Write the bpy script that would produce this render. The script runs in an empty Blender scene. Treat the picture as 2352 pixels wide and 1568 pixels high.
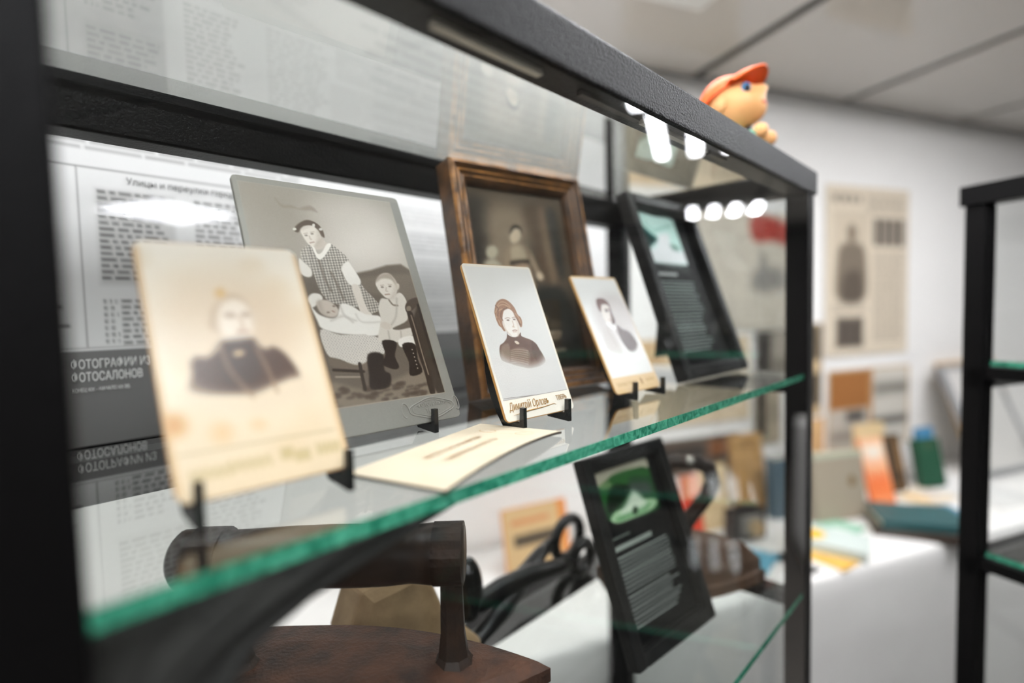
import bpy, bmesh, math, random
import numpy as np
from mathutils import Matrix, Vector

# ------------------------------------------------------------------ camera, world, exposure
S = bpy.context.scene
COL = bpy.context.collection
YAW, PITCH, ROLL = 0.7651, -0.0538, -0.0235
fw = Vector((math.cos(YAW)*math.cos(PITCH), math.sin(YAW)*math.cos(PITCH), math.sin(PITCH)))
rt = Vector((math.sin(YAW), -math.cos(YAW), 0.0)); up = rt.cross(fw)
rt2 = math.cos(ROLL)*rt + math.sin(ROLL)*up; up2 = -math.sin(ROLL)*rt + math.cos(ROLL)*up
cd = bpy.data.cameras.new('camera'); cam = bpy.data.objects.new('camera', cd); COL.objects.link(cam)
cd.sensor_width = 36.0; cd.lens = 18.765; cd.clip_start = 0.005; cd.clip_end = 50
cd.dof.use_dof = True; cd.dof.focus_distance = 0.335; cd.dof.aperture_fstop = 2.05
cam.matrix_world = Matrix(((rt2.x, up2.x, -fw.x, -0.2216), (rt2.y, up2.y, -fw.y, -0.1659), (rt2.z, up2.z, -fw.z, 0.071), (0, 0, 0, 1)))
S.camera = cam
W = bpy.data.worlds.new('world'); S.world = W; W.use_nodes = True
W.node_tree.nodes['Background'].inputs[0].default_value = (0.9, 0.92, 1.0, 1)
W.node_tree.nodes['Background'].inputs[1].default_value = 0.05
S.view_settings.view_transform = 'Standard'; S.view_settings.look = 'None'
S.view_settings.exposure = 0.0; S.view_settings.gamma = 1.0; S.view_settings.use_curve_mapping = False
LED = 38.0
S.cycles.max_bounces = 8; S.cycles.transparent_max_bounces = 36; S.cycles.glossy_bounces = 4; S.cycles.diffuse_bounces = 3
S.cycles.sample_clamp_indirect = 6.0; S.cycles.adaptive_threshold = 0.02

RZ = math.radians(-25)          # the room is turned against the display case
FLOOR, CEIL, WALLB = -1.27, 0.736, 1.025

# ------------------------------------------------------------------ helpers
def lin(c):
    c = np.asarray(c, float)/255.0
    return np.where(c <= 0.04045, c/12.92, ((c+0.055)/1.055)**2.4)
def rgba(c): return (*[float(x) for x in lin(c)], 1.0)
MATS = {}
def mat(name, col, rough=0.5, metal=0.0, noise=None, bump=0.0, bscale=200.0, spec=0.5, coat=0.0):
    """principled; noise=(scale, second colour, contrast) mottles the colour, bump adds fine relief"""
    if name in MATS: return MATS[name]
    m = bpy.data.materials.new(name); m.use_nodes = True; nt = m.node_tree; b = nt.nodes['Principled BSDF']
    b.inputs['Base Color'].default_value = rgba(col); b.inputs['Roughness'].default_value = rough; b.inputs['Metallic'].default_value = metal
    b.inputs['Specular IOR Level'].default_value = spec; b.inputs['Coat Weight'].default_value = coat
    tc = nt.nodes.new('ShaderNodeTexCoord')
    if noise:
        n = nt.nodes.new('ShaderNodeTexNoise'); n.inputs['Scale'].default_value = noise[0]; n.inputs['Detail'].default_value = 6
        nt.links.new(tc.outputs['Object'], n.inputs['Vector'])
        r = nt.nodes.new('ShaderNodeValToRGB'); r.color_ramp.elements[0].position = 0.5-noise[2]; r.color_ramp.elements[1].position = 0.5+noise[2]
        r.color_ramp.elements[0].color = rgba(col); r.color_ramp.elements[1].color = rgba(noise[1])
        nt.links.new(n.outputs['Fac'], r.inputs['Fac']); nt.links.new(r.outputs['Color'], b.inputs['Base Color'])
    if bump:
        n2 = nt.nodes.new('ShaderNodeTexNoise'); n2.inputs['Scale'].default_value = bscale; n2.inputs['Detail'].default_value = 4
        nt.links.new(tc.outputs['Object'], n2.inputs['Vector'])
        bp = nt.nodes.new('ShaderNodeBump'); bp.inputs['Strength'].default_value = bump; bp.inputs['Distance'].default_value = 0.001
        nt.links.new(n2.outputs['Fac'], bp.inputs['Height']); nt.links.new(bp.outputs['Normal'], b.inputs['Normal'])
    MATS[name] = m; return m
def emis(name, col, s):
    m = bpy.data.materials.new(name); m.use_nodes = True; nt = m.node_tree; nt.nodes.clear()
    e = nt.nodes.new('ShaderNodeEmission'); e.inputs[0].default_value = rgba(col); e.inputs[1].default_value = s
    o = nt.nodes.new('ShaderNodeOutputMaterial'); nt.links.new(e.outputs[0], o.inputs[0]); return m
def pane_mat(name, tint, boost):
    """thin window glass: clear, with the two mirror reflections of its faces carried by the face towards the viewer"""
    m = bpy.data.materials.new(name); m.use_nodes = True; nt = m.node_tree; nt.nodes.clear()
    t = nt.nodes.new('ShaderNodeBsdfTransparent'); t.inputs[0].default_value = (*tint, 1)
    g = nt.nodes.new('ShaderNodeBsdfGlossy'); g.inputs['Roughness'].default_value = 0.0; g.inputs['Color'].default_value = (1, 1, 1, 1)
    f = nt.nodes.new('ShaderNodeFresnel'); f.inputs['IOR'].default_value = 1.5
    ge = nt.nodes.new('ShaderNodeNewGeometry')
    a = nt.nodes.new('ShaderNodeMath'); a.operation = 'SUBTRACT'; a.inputs[0].default_value = 1.0; nt.links.new(ge.outputs['Backfacing'], a.inputs[1])
    b = nt.nodes.new('ShaderNodeMath'); b.operation = 'MULTIPLY'; nt.links.new(f.outputs[0], b.inputs[0]); nt.links.new(a.outputs[0], b.inputs[1])
    c = nt.nodes.new('ShaderNodeMath'); c.operation = 'MULTIPLY'; c.use_clamp = True; c.inputs[1].default_value = boost; nt.links.new(b.outputs[0], c.inputs[0])
    x = nt.nodes.new('ShaderNodeMixShader'); nt.links.new(c.outputs[0], x.inputs[0]); nt.links.new(t.outputs[0], x.inputs[1]); nt.links.new(g.outputs[0], x.inputs[2])
    o = nt.nodes.new('ShaderNodeOutputMaterial'); nt.links.new(x.outputs[0], o.inputs[0]); return m
def print_mat(name, rough=0.45, spec=0.4, bump=0.0):
    if name in MATS: return MATS[name]
    m = bpy.data.materials.new(name); m.use_nodes = True; nt = m.node_tree; b = nt.nodes['Principled BSDF']
    at = nt.nodes.new('ShaderNodeAttribute'); at.attribute_name = 'ink'
    nt.links.new(at.outputs['Color'], b.inputs['Base Color']); b.inputs['Roughness'].default_value = rough; b.inputs['Specular IOR Level'].default_value = spec
    if bump:
        tc = nt.nodes.new('ShaderNodeTexCoord'); n2 = nt.nodes.new('ShaderNodeTexNoise'); n2.inputs['Scale'].default_value = 900; nt.links.new(tc.outputs['Object'], n2.inputs['Vector'])
        bp = nt.nodes.new('ShaderNodeBump'); bp.inputs['Strength'].default_value = bump; bp.inputs['Distance'].default_value = 0.0005
        nt.links.new(n2.outputs['Fac'], bp.inputs['Height']); nt.links.new(bp.outputs['Normal'], b.inputs['Normal'])
    MATS[name] = m; return m

class MB:
    def __init__(s): s.v = []; s.f = []
    def add(s, v, f):
        n = len(s.v); s.v += [tuple(p) for p in v]; s.f += [tuple(i+n for i in q) for q in f]; return s
    def box(s, x0, x1, y0, y1, z0, z1):
        return s.add([(x, y, z) for z in (z0, z1) for y in (y0, y1) for x in (x0, x1)], [(0, 2, 3, 1), (4, 5, 7, 6), (0, 1, 5, 4), (2, 6, 7, 3), (0, 4, 6, 2), (1, 3, 7, 5)])
    def prism(s, pts, axis, t0, t1):
        """polygon in two axes extruded along the third; axis 'y' -> pts are (x,z), 'x' -> (y,z), 'z' -> (x,y)"""
        n = len(pts)
        def P(a, b, t): return {'y': (a, t, b), 'x': (t, a, b), 'z': (a, b, t)}[axis]
        v = [P(a, b, t0) for a, b in pts]+[P(a, b, t1) for a, b in pts]
        return s.add(v, [tuple(range(n)), tuple(range(2*n-1, n-1, -1))]+[(i, i+n, (i+1) % n+n, (i+1) % n) for i in range(n)])
    def loft(s, rings, cap=True):
        n = len(rings[0]); v = [p for r in rings for p in r]; f = []
        for k in range(len(rings)-1):
            for i in range(n): f.append((k*n+i, k*n+(i+1) % n, (k+1)*n+(i+1) % n, (k+1)*n+i))
        if cap: f += [tuple(range(n-1, -1, -1)), tuple(range((len(rings)-1)*n, len(rings)*n))]
        return s.add(v, f)
    def tube(s, path, rad, n=12):
        path = [Vector(p) for p in path]; rings = []; rad = rad if isinstance(rad, (list, tuple)) else [rad]*len(path)
        d0 = (path[1]-path[0]).normalized(); ref = Vector((0, 0, 1)) if abs(d0.z) < 0.9 else Vector((0, 1, 0)); u = d0.cross(ref).normalized()
        for i, p in enumerate(path):
            d = (path[min(i+1, len(path)-1)]-path[max(i-1, 0)]).normalized(); u = (u-d*u.dot(d)).normalized(); w = d.cross(u)
            rings.append([p+(u*math.cos(t)+w*math.sin(t))*rad[i] for t in [2*math.pi*k/n for k in range(n)]])
        return s.loft(rings)
    def lathe(s, prof, n=24, c=(0, 0)):
        return s.loft([[(c[0]+r*math.cos(2*math.pi*k/n), c[1]+r*math.sin(2*math.pi*k/n), z) for k in range(n)] for r, z in prof])
    def ball(s, c, r, nu=20, nv=14, fn=None):
        r = r if isinstance(r, tuple) else (r, r, r); rings = []
        for j in range(1, nv):
            th = math.pi*j/nv-math.pi/2
            ring = []
            for i in range(nu):
                ph = 2*math.pi*i/nu; d = Vector((math.cos(th)*math.cos(ph), math.cos(th)*math.sin(ph), math.sin(th)))
                k = fn(d) if fn else 1.0; ring.append((c[0]+d.x*r[0]*k, c[1]+d.y*r[1]*k, c[2]+d.z*r[2]*k))
            rings.append(ring)
        return s.loft(rings)
    def xf(s, M): s.v = [tuple(M @ Vector(p)) for p in s.v]; return s
    def build(s, name, m, parent=None, smooth=False, bevel=0.0, seg=2):
        me = bpy.data.meshes.new(name); me.from_pydata(s.v, [], s.f); me.update()
        bm = bmesh.new(); bm.from_mesh(me); bmesh.ops.recalc_face_normals(bm, faces=bm.faces)
        if bevel: bmesh.ops.bevel(bm, geom=[e for e in bm.edges if e.is_manifold and e.calc_face_angle(0) > 0.6], offset=bevel, segments=seg, affect='EDGES', profile=0.6)
        bm.to_mesh(me); bm.free()
        if smooth:
            me.polygons.foreach_set('use_smooth', [True]*len(me.polygons))
        return link(name, me, m, parent)
def link(name, me, m, parent=None):
    o = bpy.data.objects.new(name, me); COL.objects.link(o); o.parent = parent
    if m is not None:
        me.materials.clear(); me.materials.append(m)
    return o
def tag(o, label, cat, group=None):
    o['label'] = label; o['category'] = cat
    if group: o['group'] = group
    return o
def thing(name, label, cat, loc=(0, 0, 0), rot=0.0, group=None):
    o = bpy.data.objects.new(name, None); COL.objects.link(o); o.location = loc; o.empty_display_size = 0.02
    o.rotation_euler = rot if isinstance(rot, tuple) else (0, 0, rot)
    return tag(o, label, cat, group)
def struct(o): o['kind'] = 'structure'; return o
def room_obj(o): o.rotation_euler = (0, 0, RZ); return o
def RW(a, b, z=0.0): return (a*math.cos(RZ)-b*math.sin(RZ), a*math.sin(RZ)+b*math.cos(RZ), z)
def text(name, body, size, m, parent, loc, rot=(math.pi/2, 0, 0), shear=0.0, extrude=0.0001, align='LEFT', wide=1.0, bold=0.0):
    cu = bpy.data.curves.new(name, 'FONT'); cu.body = body; cu.size = size; cu.shear = shear; cu.extrude = extrude; cu.align_x = align; cu.resolution_u = 3; cu.offset = bold
    tmp = bpy.data.objects.new(name, cu); COL.objects.link(tmp)
    me = bpy.data.meshes.new_from_object(tmp.evaluated_get(bpy.context.evaluated_depsgraph_get()))
    bpy.data.objects.remove(tmp); me.name = name
    o = link(name, me, m, parent); o.location = loc; o.rotation_euler = rot; o.scale = (wide, 1, 1); return o

# ------------------------------------------------------------------ printing: a picture laid down as ink on a fine sheet
def smooth_loop(p, n=4, closed=True):
    p = np.asarray(p, float); N = len(p); out = []
    rng = range(N) if closed else range(N-1)
    for i in rng:
        g = (lambda k: p[k % N]) if closed else (lambda k: p[min(max(k, 0), N-1)])
        a, b, c, d = g(i-1), g(i), g(i+1), g(i+2)
        for k in range(n):
            t = k/n; out.append(0.5*((2*b)+(-a+c)*t+(2*a-5*b+4*c-d)*t*t+(-a+3*b-3*c+d)*t**3))
    if not closed: out.append(p[-1])
    return np.array(out)
class Ink:
    """canvas measured in sheet widths: u 0..1, v 0..asp downwards"""
    def __init__(s, nx, asp, base):
        s.nx = nx; s.ny = max(2, int(round(nx*asp))); s.asp = asp
        s.u, s.v = np.meshgrid(np.linspace(0, 1, s.nx+1), np.linspace(0, asp, s.ny+1)); s.c = np.empty(s.u.shape+(3,)); s.c[:] = base
    def win(s, p, pad):
        i0 = max(0, int((p[:, 0].min()-pad)*s.nx)); i1 = min(s.nx, int((p[:, 0].max()+pad)*s.nx)+2); j0 = max(0, int((p[:, 1].min()-pad)*s.ny/s.asp)); j1 = min(s.ny, int((p[:, 1].max()+pad)*s.ny/s.asp)+2)
        return slice(j0, j1+1), slice(i0, i1+1)
    def mix(s, w, a, col): s.c[w] = s.c[w]*(1-a[..., None])+np.asarray(col, float)*a[..., None]
    def segd(s, p, q, u, v):
        d = q-p; t = np.clip(((u-p[0])*d[0]+(v-p[1])*d[1])/max(d@d, 1e-12), 0, 1)
        return np.hypot(u-p[0]-t*d[0], v-p[1]-t*d[1])
    def poly(s, pts, col, soft=0.004, al=1.0, pat=0, sm=True):
        p = smooth_loop(pts) if sm else np.asarray(pts, float); w = s.win(p, soft*1.5); u, v = s.u[w], s.v[w]
        if u.size == 0: return
        D = np.full(u.shape, 9.0); ins = np.zeros(u.shape, bool)
        for i in range(len(p)):
            a, b = p[i-1], p[i]; D = np.minimum(D, s.segd(a, b, u, v))
            c = (a[1] > v) != (b[1] > v)
            if abs(b[1]-a[1]) > 1e-9: ins ^= c & (u < (b[0]-a[0])*(v-a[1])/(b[1]-a[1])+a[0])
        x = np.clip(np.where(ins, D, -D)/max(soft, 1e-4)*0.5+0.5, 0, 1); x = x*x*(3-2*x)*al
        if pat == 1:
            k = (np.sin(u*2*math.pi/0.0165) > 0).astype(float)+(np.sin((v+u*0.1)*2*math.pi/0.0165) > 0).astype(float)
            col = np.asarray(col, float)[None, None]*(1-0.2*k[..., None])
        elif pat == 2:
            k = (np.sin(u*2*math.pi/0.016)*np.sin(v*2*math.pi/0.02) > 0.45).astype(float); col = np.asarray(col, float)[None, None]*(1-0.16*k[..., None])
        s.mix(w, x, col)
    def line(s, pts, col, soft=0.003, al=1.0, width=0.01, sm=True):
        p = smooth_loop(pts, 4, False) if sm and len(pts) > 2 else np.asarray(pts, float); w = s.win(p, width+soft); u, v = s.u[w], s.v[w]
        if u.size == 0: return
        D = np.full(u.shape, 9.0)
        for i in range(len(p)-1): D = np.minimum(D, s.segd(p[i], p[i+1], u, v))
        x = np.clip((width/2-D)/max(soft, 1e-4)*0.5+0.5, 0, 1); s.mix(w, x*x*(3-2*x)*al, col)
    def rect(s, u0, v0, u1, v1, col, soft=0.002, al=1.0): s.poly([(u0, v0), (u1, v0), (u1, v1), (u0, v1)], col, soft, al, 0, False)
    def grad(s, u0, v0, u1, v1, top, bot):
        m = (s.u >= u0) & (s.u <= u1) & (s.v >= v0) & (s.v <= v1); t = np.clip((s.v-v0)/(v1-v0), 0, 1)[..., None]
        g = np.asarray(top, float)*(1-t)+np.asarray(bot, float)*t; s.c[m] = g[m]
    def art(s, key):
        for k, pts, col, soft, al, x in ART[key]:
            if k == 'p': s.poly(pts, col, soft, al, x)
            else: s.line(pts, col, soft, al, x)
    def grain(s, amt, seed=0, cell=1):
        r = np.random.default_rng(seed); n = r.normal(0, 1, (s.ny//cell+2, s.nx//cell+2)); n = np.kron(n, np.ones((cell, cell)))[:s.ny+1, :s.nx+1]; s.c += n[..., None]*amt
    def blotch(s, n, col, r0, r1, al, seed):
        g = np.random.default_rng(seed)
        for k in range(n):
            x, y, r = g.uniform(0, 1), g.uniform(0, s.asp), g.uniform(r0, r1)
            s.poly([(x+r*math.cos(t)*g.uniform(.6, 1.2), y+r*math.sin(t)*g.uniform(.6, 1.2)) for t in np.arange(7)*0.9], col, r*0.9, al)
    def lines(s, u0, u1, v0, v1, pitch, col, seed, al=0.8, ragged=0.15, thick=0.5, words=True):
        """rows of small print, too small to read"""
        g = np.random.default_rng(seed); v = v0+pitch/2
        while v < v1:
            e = u1-(u1-u0)*ragged*g.uniform(0, 1); x = u0
            while x < e:
                l = (u1-u0)*g.uniform(0.06, 0.2) if words else e-u0
                s.rect(x, v-pitch*thick/2, min(x+l, e), v+pitch*thick/2, col, pitch*0.25, al*g.uniform(0.75, 1)); x += l+pitch*0.55
            v += pitch
    def sheet(s, name, w, m, parent, y=-0.0003, corner=0.0, inset=0.0):
        """ink sheet in the local x-z plane facing -y, lower left corner at the origin"""
        h = w*s.asp; nx, ny = s.nx, s.ny; X = inset+s.u.ravel()*(w-2*inset); Z = inset+(h-2*inset)-(s.v.ravel()/s.asp)*(h-2*inset)
        co = np.stack([X, np.full_like(X, y), Z], 1)
        j, i = np.meshgrid(np.arange(ny), np.arange(nx), indexing='ij'); a = (j*(nx+1)+i).ravel(); F = np.stack([a, a+nx+1, a+nx+2, a+1], 1)
        if corner:
            cx = co[F].mean(1); dx = np.maximum(np.maximum(corner-cx[:, 0], cx[:, 0]-(w-corner)), 0); dz = np.maximum(np.maximum(corner-cx[:, 2], cx[:, 2]-(h-corner)), 0); F = F[np.hypot(dx, dz) < corner]
        me = bpy.data.meshes.new(name); me.vertices.add(len(co)); me.vertices.foreach_set('co', co.ravel())
        me.loops.add(F.size); me.loops.foreach_set('vertex_index', F.ravel().astype(np.int32))
        me.polygons.add(len(F)); me.polygons.foreach_set('loop_start', np.arange(0, F.size, 4, dtype=np.int32))
        me.update(calc_edges=True)
        at = me.color_attributes.new('ink', 'FLOAT_COLOR', 'POINT'); c = lin(np.clip(s.c.reshape(-1, 3), 0, 255)); at.data.foreach_set('color', np.c_[c, np.ones(len(c))].astype(np.float32).ravel())
        return link(name, me, m, parent)
def rrect(w, h, r, n=5, x0=0.0, z0=0.0):
    p = []
    for cx, cz, a in ((w-r, h-r, 0), (r, h-r, 90), (r, r, 180), (w-r, r, 270)):
        for k in range(n+1): t = math.radians(a+90*k/n); p.append((x0+cx+r*math.cos(t), z0+cz+r*math.sin(t)))
    return p

# outlines of the figures and shades printed on the photographs, in widths of each card (x to the right, y down from the top edge)
ART = {}
ART['woman_portrait'] = [
  ('p', [(.262,.531), (.313,.449), (.367,.410), (.431,.393), (.491,.410), (.536,.449), (.567,.502), (.582,.576), (.612,.609), (.615,.656), (.590,.711), (.562,.714), (.554,.667), (.544,.627), (.529,.601), (.523,.548), (.477,.515), (.416,.520), (.379,.552), (.340,.622), (.321,.685), (.335,.749), (.306,.747), (.288,.709), (.264,.689), (.253,.632), (.253,.581)], (146, 102, 72), 0.006, 1.0, 0),
  ('p', [(.382,.546), (.425,.518), (.479,.508), (.517,.541), (.529,.601), (.547,.641), (.548,.693), (.538,.758), (.513,.803), (.451,.823), (.405,.811), (.374,.784), (.346,.749), (.333,.698), (.339,.634)], (231, 221, 211), 0.006, 1.0, 0),
  ('p', [(.348,.635), (.344,.711), (.365,.763), (.398,.808), (.366,.783), (.339,.746), (.328,.698)], (196, 172, 150), 0.012, 0.8, 0),
  ('p', [(.350,.768), (.353,.794), (.409,.823), (.477,.820), (.542,.778), (.539,.817), (.606,.847), (.668,.871), (.723,.915), (.750,.984), (.777,1.053), (.780,1.120), (.695,1.158), (.617,1.170), (.509,1.174), (.415,1.151), (.325,1.124), (.254,1.096), (.198,1.076), (.161,1.048), (.165,.975), (.200,.903), (.257,.876), (.313,.836), (.335,.799)], (92, 60, 44), 0.006, 1.0, 0),
  ('p', [(.210,.917), (.318,.887), (.312,.987), (.260,1.082), (.181,1.037)], (140, 116, 98), 0.02, 0.7, 0),
  ('p', [(.342,.952), (.530,.947), (.583,1.036), (.506,1.139), (.358,1.123), (.292,1.060)], (128, 103, 86), 0.015, 0.6, 0),
  ('p', [(.662,.884), (.725,.955), (.760,1.092), (.656,1.121), (.628,1.014)], (78, 46, 32), 0.012, 0.9, 0),
  ('l', [(.330,.963), (.440,.959), (.568,.985)], (168, 146, 128), 0.005, 0.55, 0.012),
  ('l', [(.321,.985), (.431,.982), (.558,1.009)], (168, 146, 128), 0.005, 0.55, 0.012),
  ('l', [(.313,1.007), (.422,1.004), (.549,1.033)], (168, 146, 128), 0.005, 0.55, 0.012),
  ('l', [(.304,1.029), (.413,1.026), (.539,1.057)], (168, 146, 128), 0.005, 0.55, 0.012),
  ('l', [(.296,1.051), (.405,1.048), (.529,1.080)], (168, 146, 128), 0.005, 0.55, 0.012),
  ('l', [(.288,1.072), (.396,1.070), (.520,1.104)], (168, 146, 128), 0.005, 0.55, 0.012),
  ('l', [(.279,1.094), (.387,1.092), (.510,1.128)], (168, 146, 128), 0.005, 0.55, 0.012),
  ('p', [(.106,.988), (.229,1.057), (.367,1.100), (.524,1.137), (.663,1.125), (.847,1.066), (.835,1.274), (.349,1.316), (.007,1.176)], (212, 207, 202), 0.085, 1.0, 0),
  ('l', [(.312,.481), (.384,.430), (.456,.436), (.506,.482)], (196, 156, 122), 0.006, 0.7, 0.012),
  ('l', [(.273,.544), (.343,.475), (.423,.458), (.501,.495)], (196, 156, 122), 0.006, 0.7, 0.012),
  ('l', [(.265,.601), (.314,.532), (.380,.507)], (196, 156, 122), 0.006, 0.7, 0.012),
  ('l', [(.552,.562), (.583,.615), (.589,.668)], (196, 156, 122), 0.006, 0.7, 0.012),
  ('l', [(.285,.633), (.290,.683)], (196, 156, 122), 0.006, 0.7, 0.012),
  ('l', [(.339,.634), (.332,.583), (.377,.522), (.451,.495)], (96, 60, 40), 0.006, 0.7, 0.014),
  ('l', [(.301,.468), (.323,.506), (.284,.582)], (96, 60, 40), 0.006, 0.7, 0.014),
  ('l', [(.549,.614), (.563,.668), (.578,.694)], (96, 60, 40), 0.006, 0.7, 0.014),
  ('p', [(.436,.635), (.430,.639), (.418,.642), (.405,.641), (.395,.638), (.393,.633), (.399,.629), (.411,.627), (.424,.627), (.433,.630)], (96, 68, 54), 0.006, 0.9, 0),
  ('p', [(.529,.631), (.523,.635), (.511,.637), (.499,.636), (.491,.632), (.489,.627), (.495,.623), (.507,.621), (.519,.622), (.527,.626)], (96, 68, 54), 0.006, 0.9, 0),
  ('l', [(.380,.616), (.422,.606), (.451,.616)], (140, 106, 86), 0.006, 0.85, 0.007),
  ('l', [(.482,.611), (.521,.603), (.545,.616)], (140, 106, 86), 0.006, 0.85, 0.007),
  ('p', [(.529,.601), (.548,.647), (.544,.719), (.511,.803), (.480,.814), (.520,.718), (.522,.640)], (206, 186, 168), 0.015, 0.6, 0),
  ('l', [(.474,.645), (.474,.693), (.452,.710), (.480,.713)], (190, 160, 138), 0.004, 0.9, 0.01),
  ('l', [(.435,.754), (.468,.747), (.500,.753)], (150, 106, 88), 0.006, 0.9, 0.009),
  ('l', [(.440,.767), (.485,.765)], (200, 165, 148), 0.005, 0.8, 0.012),
  ('p', [(.471,.901), (.457,.905), (.439,.902), (.423,.892), (.415,.880), (.419,.869), (.433,.865), (.451,.869), (.467,.878), (.475,.891)], (210, 190, 170), 0.006, 1.0, 0),
  ('l', [(.045,1.439), (.995,1.474)], (120, 110, 104), 0.002, 0.9, 0.006),
]
ART['man_portrait'] = [
  ('p', [(1.083,.545), (1.004,.798), (.766,.986), (.473,1.037), (.242,.940), (.150,.740), (.222,.508), (.434,.324), (.718,.255), (.970,.336)], (200, 189, 185), 0.14, 0.9, 0),
  ('p', [(.366,.352), (.424,.333), (.514,.335), (.576,.368), (.606,.415), (.600,.483), (.575,.551), (.552,.538), (.567,.469), (.536,.431), (.458,.422), (.412,.451), (.378,.524), (.337,.526), (.326,.473), (.334,.412)], (104, 66, 58), 0.012, 1.0, 0),
  ('p', [(.421,.452), (.530,.425), (.575,.457), (.563,.519), (.554,.569), (.533,.631), (.512,.692), (.455,.716), (.394,.695), (.359,.634), (.368,.548)], (229, 217, 208), 0.014, 1.0, 0),
  ('p', [(.574,.526), (.589,.583), (.589,.678), (.535,.725), (.497,.704), (.525,.643), (.535,.593)], (92, 64, 58), 0.012, 1.0, 0),
  ('p', [(.371,.696), (.397,.747), (.471,.809), (.540,.785), (.553,.748), (.481,.735), (.410,.698)], (246, 241, 236), 0.01, 1.0, 0),
  ('p', [(.590,.745), (.669,.804), (.800,.850), (.859,.949), (.866,1.049), (.750,1.128), (.623,1.117), (.566,1.021), (.551,.923), (.551,.834)], (74, 46, 44), 0.03, 1.0, 0),
  ('p', [(.268,.776), (.379,.834), (.449,.991), (.461,1.152), (.211,1.093), (.180,.941)], (196, 186, 180), 0.04, 0.8, 0),
  ('l', [(.354,.757), (.356,.869), (.399,1.037)], (170, 155, 148), 0.012, 0.7, 0.02),
  ('l', [(.459,.827), (.499,.944), (.571,1.105)], (235, 230, 226), 0.015, 0.9, 0.03),
  ('p', [(.520,.527), (.509,.536), (.489,.540), (.469,.539), (.456,.533), (.455,.525), (.467,.516), (.486,.512), (.507,.513), (.520,.519)], (70, 45, 42), 0.008, 1.0, 0),
  ('l', [(.463,.500), (.521,.498), (.551,.509)], (110, 75, 66), 0.006, 1.0, 0.016),
  ('p', [(.600,.527), (.591,.534), (.577,.538), (.564,.537), (.555,.533), (.556,.525), (.565,.518), (.579,.514), (.592,.515), (.601,.520)], (70, 45, 42), 0.008, 1.0, 0),
  ('l', [(.539,.543), (.536,.599), (.501,.616)], (190, 165, 152), 0.008, 0.8, 0.014),
  ('l', [(.464,.658), (.514,.655)], (150, 105, 95), 0.006, 1.0, 0.014),
]
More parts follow.
